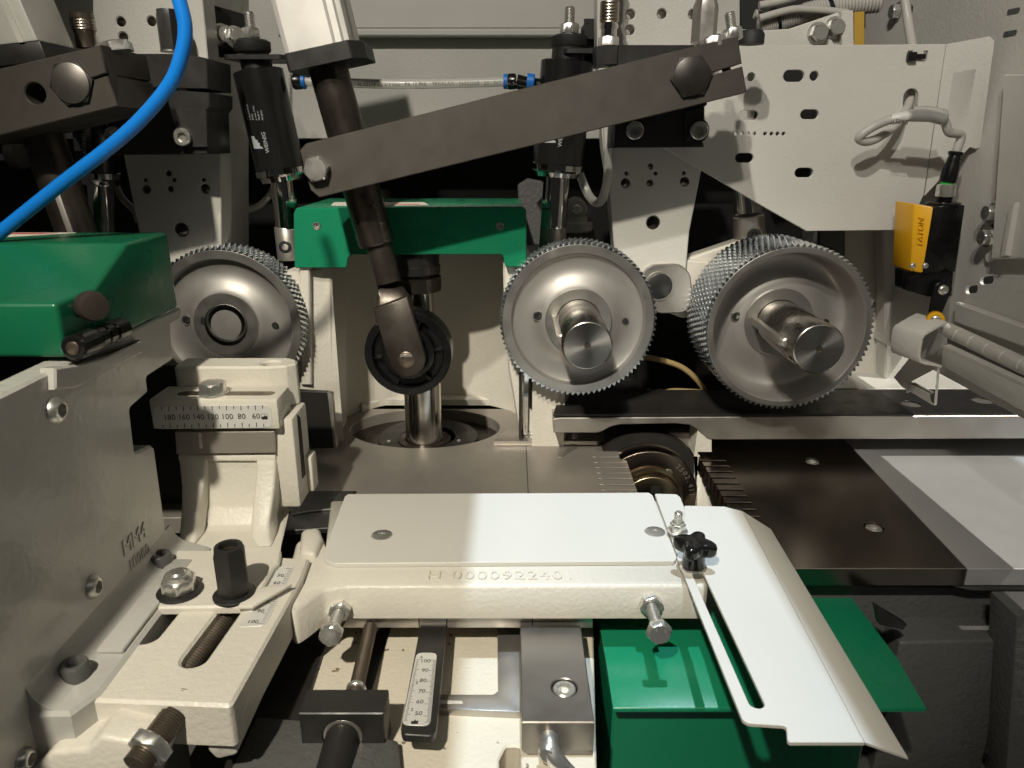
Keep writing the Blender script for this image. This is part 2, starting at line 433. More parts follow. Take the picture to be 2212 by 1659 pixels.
# right hand wall, parallel to the view depth, and the wall behind the switch
wr = PXl(402)
rw = mk('side_wall', plate(wr, [(-1000, 84), (-150, 84), (-150, 999), (-1000, 999)],
      [hole(wr, 1965, 24, 13)] + [pslot(wr, (2122, 606), (2140, 604), 9), pslot(wr, (2091, 626), (2106, 624), 9)], th=3), beige, kind='structure')
mk('wall_stiffener', pplate(PXl(392), [(2168, 160), (2222, 160), (2222, 560), (2140, 560), (2158, 300)], th=9, bev=1.2), beige, rw)
mk('wall_rib', pplate(PXl(394), [(2062, 652), (2260, 722), (2260, 768), (2060, 696)], th=7, bev=1.5), beige, rw)
mk('wall_strip', pplate(PXl(388), [(2181, 440), (2192, 437), (2172, 552), (2160, 556)], th=4, bev=.6), beige_s, rw)
for (x, y) in ((2146, 460), (2137, 513)):
    p = at(x, y, PXl(396)); mk('slot_plate', plate(PXl(398.5), stadium((-p.y, p.z - 16), (-p.y, p.z + 16), 4.5), th=3), beige_s, rw)
    add_hex(rw, p, (-1, 0, 0), 12, 6, wr=8.5, rot=.2)
add_hex(rw, at(1941, 25, wr), (-1, 0, 0), 13, 7, wr=9.5)
for (x0, y0, x1, y1) in ((2180, 26, 2200, 22), (2172, 74, 2194, 70)):
    a, b = at(x0, y0, wr), at(x1, y1, wr); mk('slit', plate(PXl(401.4), stadium((-a.y, a.z), (-b.y, b.z), 2), th=.5, bev=.1), greyd, rw)
rb = PY(800)
mk('rear_wall', plate(rb, rc(Q(rb, [(1780, 420), (1925, 420), (1925, 826), (1780, 826)]), 1), [hole(rb, 1889, 665, 13)], th=4), cream, kind='structure')
mk('rear_post', pplate(PY(775), [(1905, 380), (2010, 380), (1995, 560), (1985, 690), (1960, 760), (1912, 830), (1912, 640)], th=20, bev=2), beige, kind='structure')
mk('rear_shelf', plate(PZ(44), [(300, 742), (600, 742), (600, 900), (300, 900)], th=4), white, kind='structure')
mk('added_bright_backing', plate(PXl(900), [(-1000, -40), (-330, -40), (-330, 640), (-1000, 640)], th=3), white, kind='structure')  # added white backing so the side wall holes look bright
mk('rear_upright', pplate(PY(792), [(1770, 470), (1826, 470), (1826, 640), (1770, 640)], th=6, bev=.8), greyd, kind='structure')

# ------------------------------------------------------------------ machine bed: table plates
BED = PZ(0)
SPX, SPY = -91.0, 713.0
L0, L1 = at(1344, 966, BED), at(1382, 1076, BED)
def on(a, b, y): k = (y - a.y) / (b.y - a.y); return a.x + (b.x - a.x) * k
ys = [at(1350, y, BED).y for y in (988, 1000, 1011, 1023, 1035, 1048, 1060)]
xs = [at(x, y, BED).x for x, y in ((1293, 988), (1297, 1000), (1300, 1011), (1303, 1023), (1306, 1035), (1309, 1048), (1313, 1060))]
out = [(-330, 800), (-330, 540), (on(L0, L1, 540), 540)]
for yy, xx in sorted(zip(ys, xs)):
    out += [(on(L0, L1, yy - 1.6), yy - 1.6), (xx + 1.2, yy - 1.6), (xx, yy), (xx + 1.2, yy + 1.6), (on(L0, L1, yy + 1.6), yy + 1.6)]
out += [(on(L0, L1, 706), 706), (110, 720), (110, 800)]
hl = [circ(SPX - 2, 742, 80, 48, 57)]
for yy, xx in zip(ys, xs): hl.append([(xx - 6.2, yy - 1.3), (xx - 3.2, yy - 1.3), (xx - 2.6, yy + 1.3), (xx - 5.6, yy + 1.3)])
a, b = at(1210, 986, BED), at(1240, 967, BED); 
outfeed = thing('outfeed_table', 'brushed steel outfeed table with slotted lip around the round spindle opening', 'table', (-100, 640, 0))
mk('table_plate', plate(BED, out, hl, th=14, bev=.4), tabl, outfeed)
mk('inlay_key', plate(PZ(.6), stadium((a.x, a.y), (b.x, b.y), 3.2), th=1.2, bev=.2), steel, outfeed)
j = at(1137, 980, BED).x
mk('joint_strip', plate(PZ(.25), [(j - .35, 560), (j + .35, 560), (j + .35, 699), (j - .35, 699)], th=.5, bev=.05), oxide, outfeed)
# ground strip along the fence foot with two screws
fs_ = thing('fence_foot_bar', 'thin ground steel bar lying on the outfeed table below the fence end', 'bar', (20, 715, 0))
mk('bar', prism([at(1066, 963, BED) + V((0, 0, .2)), at(1290, 963, BED) + V((0, 0, .2)), at(1330, 948, BED) + V((0, 0, .2)), at(1330, 925, BED) + V((0, 0, .2)), at(1100, 932, BED) + V((0, 0, .2))], (0, 0, 5)), steel, fs_, bevel=.4)
for x, y in ((1148, 940), (1240, 942)): add_socket(fs_, at(x, y, PZ(5.2)), (0, 0, 1), 5, 2.6)

E0, E1 = at(1501, 973, BED), at(1640, 1205, BED)
S0, S1 = at(1568, 996, BED), at(1700, 1205, BED)
JA, JB = at(1835, 960, BED), at(2090, 1228, BED)
infeed = thing('infeed_table', 'brown tinted steel infeed table with a comb of slots beside the cutterhead', 'table', (270, 580, -14))
n = 15; out = [(E0.x, 712), (on(E0, E1, 700), 700)]
for k in range(n):
    yy = S0.y + (S1.y - S0.y) * k / (n - 1); xe = on(S0, S1, yy)
    out += [(on(E0, E1, yy + 1.7), yy + 1.7), (xe - 1.4, yy + 1.7), (xe - .3, yy + .9), (xe, yy), (xe - .3, yy - .9), (xe - 1.4, yy - 1.7), (on(E0, E1, yy - 1.7), yy - 1.7)]
FY = JB.y
out += [(on(E0, E1, FY), FY), (JB.x - .4, FY), (on(JA, JB, 712) - .4, 712)]
scr = [at(1755, 996, BED), at(1888, 1138, BED)]
mk('table_plate', plate(BED, out, [circ(p.x, p.y, 7.6, 24) for p in scr], th=14, bev=.4), tabl_d, infeed)
for p in scr:
    mk('counterbore', lathe((p.x, p.y, -6), (0, 0, 1), [(0, 7.7), (1, 7.7)], 24), screwb, infeed)
    add_socket(infeed, (p.x, p.y, -5), (0, 0, 1), 6.2, 4.6)
farb = thing('infeed_extension_table', 'pale planed metal table at the right edge beyond the seam', 'table', (420, 560, -16))
mk('table_plate', plate(PZ(-.2), [(JB.x + .4, FY), (700, FY), (700, 735), (on(JA, JB, 735) + .4, 735)], th=13.5, bev=.4), tabl_l, farb)
mk('front_rail', prism([at(2090, 1232, PY(FY + 2)), at(2240, 1232, PY(FY + 2)), at(2240, 1276, PY(FY + 2)), at(2100, 1276, PY(FY + 2)), at(2058, 1268, PY(FY + 2)), at(2058, 1262, PY(FY + 2)), at(2090, 1258, PY(FY + 2))], (0, 30, 0)), greyd, farb, bevel=.8)
p = at(2135, 1256, PY(FY)); mk('bore', tubeshape(p + V((0, 1.2, 0)), (0, 1, 0), 5.2, 6.4, 2), greyd, farb); mk('bore_depth', lathe(p + V((0, 1.6, 0)), (0, 1, 0), [(0, 5.3), (.3, 5.3)], 20), void, farb)

# spindle opening
op = thing('spindle_sleeve', 'dark round sleeve flange sunk in the table opening around the spindle', 'flange', (SPX, 735, -20))
mk('opening_floor', lathe((SPX - 2, 742, -16), (0, 0, 1), [(0, 95), (4, 95)], 48), cutb, op)
mk('collar_ring', tubeshape((SPX + 3, 722, -10), (0, 0, 1), 29, 52, 8, 48, .6), oxide, op)
mk('inner_ring', tubeshape((SPX, SPY, -6), (0, 0, 1), 19.5, 27, 5.5, 40, .6), cutb, op)
for dx, dy in ((-36, -6), (36, -4)): add_socket(op, (SPX + dx, SPY + dy, -2), (0, 0, 1), 2.2, .9)
sd = thing('vertical_spindle', 'shiny ground steel spindle standing behind the black press wheel', 'spindle', (SPX, SPY, -4))
mk('shaft', lathe((SPX, SPY, -5), (0, 0, 1), [(0, 19), (4, 19), (5, 18.6), (110, 18.6), (112, 16), (112, 14.5), (175, 14.5)], 48), spindm, sd)
zt = at(915, 628, PY(SPY)).z
mk('retaining_ring', lathe((SPX, SPY, zt), (0, 0, 1), [(0, 20.5), (1, 22.5), (14, 22.5), (15, 21), (15, 17)], 40), cutb, sd)
mk('lock_nut', lathe((SPX - 2, SPY, zt + 17), (0, 0, 1), [(0, 23), (1, 24), (8, 24), (9, 23), (10, 23), (26, 23), (27, 22), (60, 22)], 40), oxide, sd)
# spindle housing casting: curved wall around the spindle
hw = thing('spindle_housing', 'cream cast cavity wall curving behind the vertical spindle', 'casting', (SPX, 800, 0))
pts = []
for t in range(0, 13):
    an = R(200 - 220 * t / 12); pts.append((SPX + 4 + 104 * math.cos(an), 752 + 74 * math.sin(an)))
pts = [(-172, 640 + 62), (-176, 712)] + pts[1:-1] + [(26, 716), (20, 690)]
for k in range(len(pts)): pass
inner = [V((x, y, 0)) for x, y in pts]; outer = [V((-215, 690, 0))] + [V((SPX + (p.x - SPX) * 1.35, p.y + 34, 0)) for p in inner[1:-1]] + [V((52, 690, 0))]
rg = []
for a_, b_ in zip(inner, outer): rg.append([a_, b_, b_ + V((0, 0, 176)), a_ + V((0, 0, 176))])
mk('cavity_wall', loft(rg), cream, hw, smooth=50)
mk('cavity_shelf', plate(PZ(9), [(x * 1.0, y) for x, y in [(-170, 790), (-150, 812), (0, 812), (22, 780), (60, 900), (-240, 900)]], th=9, bev=2), cream, hw)
fl = PY(688)
mk('flange_rib', pplate(fl, [(646, 560), (668, 560), (672, 832), (650, 832)], th=60, bev=1.2), cream, hw)
mk('inner_rib', pplate(PY(700), [(672, 560), (716, 560), (722, 960), (680, 960)], th=60, bev=2), cream, hw)
mk('column_face', pplate(PY(695), [(1086, 560), (1146, 560), (1126, 952), (1098, 800), (1090, 700)], th=70, bev=2), cream, hw)
dpl = thing('dark_stop_plate', 'dark steel stop plate with a bright edge behind the left slide', 'plate', (-190, 650, 0))
mk('plate', pplate(PY(655), [(600, 842), (707, 848), (721, 968), (600, 972)], th=6, bev=.5), oxide, dpl)
mk('edge_strip', prism([at(707, 848, PY(654)), at(717, 852, PY(654)), at(727, 967, PY(654)), at(721, 969, PY(654))], (0, 8, 0)), steel, dpl, bevel=.3)

# ------------------------------------------------------------------ feed rollers
def feed_roller(name, label, px, py, Yf, Rpx, rows, row_w, dish, shaft_len, rs, keyang, body_mat, rim_mat, hub_proud=0, rimk=.93):
    pl = PY(Yf); c = at(px, py, pl); k = scl(px, py, pl); Rr = Rpx * k - 1.6
    Lr = rows * row_w
    t = thing(name, label, 'feed roller', (c.x, Yf + Lr / 2, c.z), 'toothed feed rollers')
    A = V((0, 1, 0)); rim = Rr * rimk
    prof = [(.5, Rr), (0, Rr - .6), (0, rim), (.6, rim - .5), (dish * .55, rim - 1.6), (dish * .9, rim - 3.5), (dish, rim - 7),
            (dish + 1.0, Rr * .72), (dish + .4, Rr * .66), (dish - 2.5, Rr * .58), (dish - 5, Rr * .50), (dish - 6, Rr * .44), (dish - 6, 3)]
    if rimk < .92:
        prof = [(.5, Rr), (0, Rr - .6), (0, rim), (.5, rim - .4), (dish - 1, rim - 1.0), (dish, rim - 2.4), (dish + .3, Rr * .70), (dish - .2, Rr * .64), (dish - 1.8, Rr * .57), (dish - 4.2, Rr * .51), (dish - 5.6, Rr * .46), (dish - 6, Rr * .43), (dish - 6, 3)]
    body = [(Lr, 4), (Lr, Rr)] + prof
    d, e1, e2 = axes(A)
    mk('body', loft([ring(c + A * s, e1, e2, r, 96) for s, r in body], True, True), body_mat, t, smooth=50)
    mk('rim_ring', tubeshape(c + A * -.25, A, rim + .3, Rr - .4, 1.2, 96, .3), rim_mat, t)
    # teeth: three-sided points standing on the drum, in rows
    vs, fs = [], []; nt = int(2 * math.pi * Rr / 5.0); th = 4.0
    for rwi in range(rows):
        y0 = rwi * row_w + .2; y1 = (rwi + 1) * row_w - .5
        for i in range(nt):
            a0 = 2 * math.pi * (i + .5 * (rwi % 2)) / nt; da = 2 * math.pi / nt
            def pt(a, r, y): return c + V((math.cos(a) * r, y, math.sin(a) * r))
            o = len(vs); tip = a0 + da * .30
            vs += [pt(a0, Rr - .5, y0), pt(a0 + da * .98, Rr - .5, y0), pt(a0 + da * .98, Rr - .5, y1), pt(a0, Rr - .5, y1), pt(tip, Rr + th - 1.2, y0 + .2), pt(tip + da * .2, Rr + th - 1.7, y1 - 1.6)]
            fs += [(o, o + 1, o + 4), (o + 1, o + 2, o + 5, o + 4), (o + 2, o + 3, o + 5), (o + 3, o, o + 4, o + 5), (o, o + 3, o + 2, o + 1)]
    mk('teeth', (vs, fs), toothm, t, smooth=5, kind='stuff')
    hubz = dish - 6 - hub_proud
    mk('hub_ring', tubeshape(c + A * (hubz - .8), A, rs + .6, Rr * .435, 3 + hub_proud, 64, .6), rim_mat, t)
    if shaft_len:
        e = c + A * (hubz - shaft_len)
        sh = mk('shaft', lathe(c + A * (hubz + 8), -A, [(0, rs), (shaft_len + 6.6, rs), (shaft_len + 8, rs - 1.4), (shaft_len + 8, 3.4), (shaft_len + 6.2, 2.2), (shaft_len + 4, 1.8)], 56), shaftm, t, smooth=50)
        mk('centre_hole', lathe(e + A * 1.2, A, [(0, 2.6), (.2, 2.6)], 16), threadm, sh)
        mk('shaft_face', tubeshape(e - A * .06, A, 2.6, rs - 1.5, .3, 64, .05), turn_m, sh)
        kd = V((math.cos(keyang), 0, math.sin(keyang))); kt = V((-kd.z, 0, kd.x))
        mk('key', obox(c + A * (hubz - shaft_len * .40) + kd * (rs + 1.2), kd, kt, A, 6, 6.5, shaft_len * .78), steel, sh, bevel=.6)
        mk('key_end', lathe(c + A * (hubz - shaft_len * .80) + kd * (rs - .5), -A, [(0, 4.2), (2, 4.2), (3, 3)], 20), steel, sh)
    else:
        bo = mk('bore_ring', loft([ring(c + A * (hubz + s), e1, e2, r, 56) for s, r in ((1, rs + .4), (-.9, rs + .2), (-1.4, rs - .8), (-.8, rs * .80), (2.5, rs * .47), (9, rs * .45))]), turned('turned bore steel', (.26, .25, .235), .25), t, smooth=50)
        mk('bore_screw', socket(c + A * (hubz + 6), -A, rs * .42, 2.5, rs * .34), screwb, bo)
        mk('keyway', obox(c + A * (hubz - .6) + V((-1, 0, .2)).normalized() * (rs + 1), (1, 0, -.2), (.2, 0, 1), A, 5, 7, 1), screwb, bo)
    kh = Rr * .53
    lh = c + V((-kh, hubz + 2.2, Rr * .06)); 
    mk('grub_screw', socket(c + V((-kh, dish - 3.6, Rr * .06)), -A, 4.0, 1.4, 3.6), screwb, t)
    mk('grub_hole', tubeshape(c + V((-kh, dish - 2.6, Rr * .06)), -A, 4.0, 4.9, 2.3, 24, .2), rim_mat, t)
    mk('drilled_hole', lathe(c + V((Rr * .63, dish - 1.2, -Rr * .02)), -A, [(0, 3.0), (.9, 3.0)], 20), void, t)
    return t, c, Rr
feed_roller('feed_roller', 'toothed steel feed roller left of the green press block, without a shaft stub', 487, 703, 668, 166, 5, 7.2, 8, 0, 19.5, 0, rollm, rolld, 0, .885)
feed_roller('feed_roller', 'middle toothed feed roller with protruding keyed shaft, left of the pivot link', 1249, 693, 668, 168, 5, 7.2, 6, 86, 20.5, R(176), rollm, rolld, 3, .885)
feed_roller('feed_roller', 'wide deep dished feed roller with keyed shaft nearest the yellow limit switch', 1705, 711, 628, 181, 9, 8.4, 34, 92, 20.5, R(178), rollm, rolld, 2)

# pivot link between the right rollers
pv = thing('pivot_link', 'cream swing lever with brushed round steel boss between the two right feed rollers', 'lever', at(1424, 618, PY(710)))
pl = PY(712)
mk('lever', pplate(pl, [(1370, 588), (1420, 556), (1540, 566), (1560, 640), (1480, 690), (1400, 660)], th=22, bev=2, r=10), cream, pv)
bs = PY(700)
mk('boss', plate(bs, rc(Q(bs, [(1383, 600), (1402, 572), (1470, 570), (1492, 592), (1497, 650), (1482, 676), (1420, 678), (1384, 640)]), 14), th=14, bev=1), steel, pv)
p = at(1424, 618, bs)
mk('pin', lathe(p - V((0, 2.0, 0)), (0, 1, 0), [(0, 11.0), (.6, 12.2), (3, 12.2)], 40), oxide, pv)
mk('pin_ring', tubeshape(p - V((0, 1.6, 0)), (0, 1, 0), 12.4, 14.2, 3, 40, .3), steel, pv)
# long lever behind the right roller
mk('lever_arm', pplate(PY(720), [(1480, 560), (1600, 520), (1700, 600), (1540, 670)], th=20, bev=2), cream, pv)

# ------------------------------------------------------------------ fence bar and cutterhead
fb = thing('fence_bar', 'long flat steel fence with black top and bright front edge under the rollers', 'fence', (350, 700, 18))
FB = PY(662); zt = at(1600, 905, FB).z
pts = [(1195, 905), (1210, 903), (2330, 897), (2330, 947), (1545, 950), (1530, 948), (1518, 938), (1505, 927), (1490, 918), (1460, 915), (1340, 917), (1318, 922), (1300, 932), (1290, 935), (1196, 935)]
mk('bar', pplate(FB, pts, th=76, bev=.7), steel, fb)
tp = PZ(zt + .25)
uo = [(at(1194, 903, FB).x + .4, 663), (640, 663), (640, 737), (at(1212, 850, tp).x, 737)]
hh = [circ(*tp.uv(at(1967, 881, tp)), 9.5, 28), circ(*tp.uv(at(2120, 874, tp)), 9.5, 28)]
mk('black_top', plate(PZ(at(2212, 899, FB).z + 1.6), uo, hh, th=2.0, bev=.15), oxide, fb)
for h_ in hh:
    u = sum(q[0] for q in h_) / len(h_); v_ = sum(q[1] for q in h_) / len(h_)
    mk('counterbore', tubeshape((u, v_, zt - 3), (0, 0, 1), 8.9, 9.5, 5, 28, .1), chrome, fb)
vb = thing('fence_end_bracket', 'narrow upright black bracket with socket screws at the left end of the fence', 'bracket', at(1135, 946, PY(705)))
mk('upright', pplate(PY(690), [(1121, 800), (1126, 800), (1127, 946), (1121, 948)], th=40, bev=.4), oxide, vb)
mk('steel_strip', pplate(PY(705), [(1128, 808), (1143, 808), (1140, 940), (1130, 940)], th=6, bev=.5), chrome, vb)
mk('white_web', pplate(PY(712), [(1142, 880), (1160, 900), (1162, 945), (1140, 945)], th=5, bev=.5), white, vb)
for y in (866, 905): mk('screw', socket(at(1170, y + 12, PY(716)), (0, 0, 1), 9, 9), screwb, vb)
mk('block', pplate(PY(716), [(1150, 840), (1195, 840), (1195, 945), (1155, 945)], th=20, bev=.8), oxide, vb)

CHY = 655; c = at(1400, 1074, PY(CHY)); kk = scl(1400, 1074, PY(CHY))
ch = thing('cutterhead', 'dark burnished cutterhead with engraved number 2502.411 in the table gap', 'cutterhead', (c.x, CHY + 30, c.z - 48))
A = V((0, 1, 0)); Rc = 107 * kk
mk('drum', lathe(c, A, [(0, 22), (0, Rc - .8), (.8, Rc), (14, Rc), (15, Rc - 2.5), (19, Rc - 2.5), (20, Rc), (60, Rc)], 96), turned('turned cutter steel', (.20, .165, .13), .30), ch, smooth=50)
mk('front_collar', lathe(c - A * 18, A, [(0, 8), (0, 29), (1, 30), (13, 30.5), (14, 33), (18, 33.5)], 72), turned('turned collar steel', (.36, .29, .19), .28), ch, smooth=50)
mk('collar_slot', obox(c + V((3, -18.2, 17)), (1, 0, 0), (0, 0, 1), (0, 1, 0), 9, 7, 1), void, ch)
sp_ = at(1444, 1021, PY(CHY)); mk('screw', socket(sp_ + A * .4, -A, 4.0, 1.4, 3.2), zinc, ch)
for x, y in ((1364, 994), (1377, 1011)): 
    q = at(x, y, PY(CHY)); mk('pin_hole', lathe(q + A * .3, -A, [(0, .9), (.5, .9)], 10), void, ch)
num = []
for i, chx in enumerate('2502.411'):
    an = R(50 - 6.6 * i); rr = Rc - 6.0
    pos = c + V((math.cos(an) * rr, -.05, math.sin(an) * rr)); Ud = V((math.sin(an), 0, -math.cos(an))); Wd = V((math.cos(an), 0, math.sin(an)))
    num.append(lettering(chx, pos, Ud, Wd, 7.2, .12))
mk('engraved_number', join(*num), M('engraving', (.30, .27, .23), .4, .6), ch, kind='stuff')
cb = thing('chip_throat', 'pale steel throat block standing right of the cutterhead', 'block', at(1520, 1096, PY(668)))
mk('throat_face', pplate(PY(690), [(1440, 935), (1506, 935), (1506, 1130), (1440, 1130)], th=10, bev=.8), steel, cb)
mk('throat_side', pplate(PY(664), [(1508, 930), (1536, 942), (1536, 975), (1506, 975), (1506, 1110), (1560, 1110), (1512, 985), (1500, 985)], th=30, bev=.5), cream, cb)
mk('throat_block', hull8([at(1506, 980, PY(676)), at(1506, 1120, PY(640)), at(1575, 1120, PY(640)), at(1530, 980, PY(676))],
                         [p + V((0, 30, -12)) for p in (at(1506, 980, PY(676)), at(1506, 1120, PY(640)), at(1575, 1120, PY(640)), at(1530, 980, PY(676)))]), cream, cb, bevel=.6)
mk('black_shroud', lathe(c + A * 22, A, [(0, Rc * .2), (0, Rc + 9), (2, Rc + 10), (40, Rc + 10)], 64), void, cb, smooth=50)
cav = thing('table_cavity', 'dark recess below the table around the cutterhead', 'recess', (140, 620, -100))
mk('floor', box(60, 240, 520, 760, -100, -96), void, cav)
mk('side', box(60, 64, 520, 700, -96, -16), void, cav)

# ------------------------------------------------------------------ column plates with drilled holes
def column(name, label, Y, outline, holes, side=None, depth=26):
    pl = PY(Y); t = thing(name, label, 'column', at(outline[0][0], outline[0][1], pl), 'drilled column plates')
    mk('face_plate', plate(pl, Q(pl, outline), [hole(pl, *h) for h in holes], th=depth, bev=.8), beige, t)
    for h in holes: 
        p = at(h[0], h[1], pl); r = h[2] * scl(h[0], h[1], pl)
        mk('hole_lining', tubeshape(p + V((0, .7, 0)), (0, 1, 0), r * .90, r * 1.0, depth - 2, 20, .1), threadm, t)
    if side: mk('side_face', prism([at(x, y, PY(Yd)) for x, y, Yd in side], (-3, 0, 0)), beige, t)
    return t
column('column_plate', 'beige drilled column plate behind the blue hose and left black clamp', 690,
       [(200, -60), (432, -60), (453, 167), (477, 333), (478, 600), (316, 600), (305, 525), (267, 337), (200, 220)],
       [(261, 47, 10), (327, 46, 10), (266, 80, 10), (405, 80, 10), (364, 374, 6), (314, 389, 4), (376, 389, 4), (439, 388, 4), (316, 409, 9), (368, 408, 6), (443, 408, 10), (392, 496, 15)])
mk('column_side', prism([at(434, -60, PY(716)), at(530, -60, PY(800)), at(530, 600, PY(800)), at(482, 600, PY(716))], (2, 4, 0)), beige, bpy.data.objects['column_plate'])
column('column_plate', 'beige drilled column plate behind the right black clamp and the middle roller', 705,
       [(1290, -60), (1512, -60), (1560, 120), (1516, 363), (1489, 500), (1480, 600), (1334, 600), (1328, 553), (1316, 400), (1303, 320), (1290, 100)],
       [(1362, 31, 10), (1430, 30, 10), (1361, 65, 10), (1497, 31, 10), (1405, 359, 6), (1353, 374, 4), (1416, 374, 4), (1478, 373, 4), (1351, 395, 10), (1404, 395, 7), (1479, 392, 10), (1411, 481, 15)])

# ------------------------------------------------------------------ pneumatic cylinders
def logo(par, p, U, W_, s):
    """saw-toothed emblem: pale jagged shape on a slightly lighter patch"""
    pl = Pl(p, U, W_, V(W_).cross(V(U)))
    mk('emblem', plate(pl, [(u * s, v * s) for u, v in [(-.5, -.5), (.5, -.5), (.5, -.2), (.18, -.08), (.22, .1), (.02, .06), (-.06, .28), (-.3, .2), (-.34, .42), (-.5, .5)]], th=.1, bev=.01), print_w, par)
def air_cylinder(label, Y, a, b, rpx, c, rrpx, top=True, texts=True, short=False):
    pl = PY(Y); A_, B_, C_ = at(*a, pl), at(*b, pl), at(*c, pl); k = scl(*a, pl); r = rpx * k; L = (B_ - A_).length; d = (B_ - A_).normalized()
    t = thing('air_cylinder', label, 'air cylinder', C_, 'upright pneumatic cylinders')
    mk('barrel', lathe(A_, d, [(0, r * .9), (1, r), (L - 1, r), (L, r * .96)], 48), cylb, t)
    mk('end_ring', lathe(A_ + d * L, d, [(0, r * 1.03), (5, r * 1.03), (7, r * .9), (11, r * .85), (11.5, rrpx * k * 1.1)], 48), chrome, t)
    Lr = (C_ - B_).length; rr = rrpx * k
    mk('piston_rod', lathe(B_ + d * 8, (C_ - B_), [(0, rr), (Lr * .62, rr), (Lr * .63, rr * .94)], 32), chrome, t)
    e = B_ + (C_ - B_) * .70
    cl = mk('rod_end', lathe(e, (C_ - B_), [(0, rr * .96), (1, rr * 1.02), (Lr * .42, rr * 1.02), (Lr * .43, rr * .9)], 32), steel, t)
    q = e + (C_ - B_) * .24 - V((0, rr * .93, 0))
    mk('clevis_screw', socket(q + V((0, 1.0, 0)), (0, -1, 0), rr * .52, 2.6, rr * .5), screwb, cl)
    if top:
        mk('neck', lathe(A_ - d * 12, d, [(0, r * .55), (.6, r * .62), (11, r * .62), (12.5, r * .8)], 32), oxide, t)
    if texts:
        fr = A_ + d * L * .72 - V((0, r + .15, 0)); Ux = V((1, 0, 0)); 
        Up = -d
        ox = -r * .42
        yo = lambda x: (r - math.sqrt(max(0, r * r - x * x)))
        g = fr + Ux * ox + V((0, yo(ox), 0)); Un = V((math.cos(math.asin(ox / r)), ox / r * 1.0, 0)).normalized()
        logo(t, g, Up, -Un if False else Un, 11)
        ox2 = -r * .05; g2 = fr + Ux * ox2
        mk('maker_name', lettering('WEINIG', g2, Up, -Ux, 5.2, .08), print_w, t)
        for i, s in enumerate(('10142000', '5-50-50-PCG', 'SM43', 'p max. 6 bar', 'Made in', 'Hungary')):
            ox3 = -r * .62 + i * 3.0; pp = A_ + d * L * .50 - V((0, r + .1, 0)) + Ux * ox3 + V((0, yo(ox3), 0))
            Un3 = V((math.cos(math.asin(max(-.95, ox3 / r))), ox3 / r, 0)).normalized()
            mk('type_line', lettering(s, pp, Up, -Un3, 2.5, .05, 'LEFT'), print_w, t, kind='stuff')
    return t, A_, d, k
ac1, A1, d1, k1 = air_cylinder('black pneumatic cylinder leaning left of the aluminium actuator above the left roller', 735, (557, 152), (606, 366), 53, (624, 540), 27)
ac2, A2, d2, k2 = air_cylinder('black pneumatic cylinder behind the long arm above the middle roller', 735, (1226, 132), (1205, 356), 57, (1192, 545), 30)
ac3, A3, d3, k3 = air_cylinder('black pneumatic cylinder half hidden behind the blue hose at left', 700, (196, 150), (214, 372), 45, (226, 560), 27)
pl = PY(735); p4 = at(1612, 380, pl); p5 = at(1622, 560, pl)
t4 = thing('piston_rod', 'chromed piston rod showing below the big bracket above the wide roller', 'rod', p5)
mk('rod', lathe(p4, p5 - p4, [(0, 13), (34, 13), (35, 12)], 32), chrome, t4)
mk('rod_end', lathe(p4 + (p5 - p4) * .46, p5 - p4, [(0, 14), (1, 15), (40, 15)], 32), steel, t4)
mk('clevis_screw', socket(at(1628, 508, PY(719)), (0, -1, 0), 6.5, 2, 6), screwb, t4)

def cyl_head(par, Y, sx, sy0, k, d):
    """rubber bush, washers, nut and stud on top of a cylinder"""
    pl = PY(Y); b = at(sx, sy0, pl)
    u = V((0, 0, 1))
    mk('rubber_bush', lathe(b, u, [(0, 15), (2, 16.5), (9, 16.5), (10, 15), (11, 13)], 32), rubber, par)
    mk('head_nut', nutshape(b + u * 11.5, u, 15, 9, 4.6, .3), zinc, par)
    mk('head_stud', stud(b + u * 12, u, 4.8, 22), zinc, par)
# L bracket carrying the left cylinder
lb = thing('angle_bracket', 'black angle bracket with bolts carrying the left leaning cylinder', 'bracket', at(500, 120, PY(725)))
LB = PY(738)
mk('upright', prism([at(446, 8, PY(728)), at(452, 110, PY(728)), at(470, 125, PY(735)), at(553, 104, PY(760)), at(516, 28, PY(760))], (3, 3, 0)), oxide, lb, bevel=.8)
mk('ledge', plate(PZ(at(500, 118, PY(720)).z), rc([(-258, 716), (-205, 716), (-195, 760), (-252, 760)], 5), th=4, bev=.5), oxide, lb)
for x, y in ((478, 75), (506, 80)):
    add_hex(lb, at(x, y, PY(730)), (.75, -.66, 0), 14, 7, wr=9.5, rot=.2)
cyl_head(ac1, 735, 546, 114, k1, d1)
lb2 = thing('angle_bracket', 'black angle bracket behind the quick coupler carrying the middle cylinder', 'bracket', at(1270, 140, PY(735)))
mk('ledge', plate(PZ(at(1240, 105, PY(720)).z), rc([(46, 716), (96, 716), (96, 770), (46, 770)], 6), th=4, bev=.5), oxide, lb2)
mk('upright', pplate(PY(745), [(1262, 40), (1296, 40), (1300, 140), (1262, 140)], th=4, bev=.5), oxide, lb2)
add_hex(lb2, at(1275, 70, PY(744)), (0, -1, 0), 14, 7, mat=oxide, wr=9)
cyl_head(ac2, 735, 1229, 104, k2, d2)
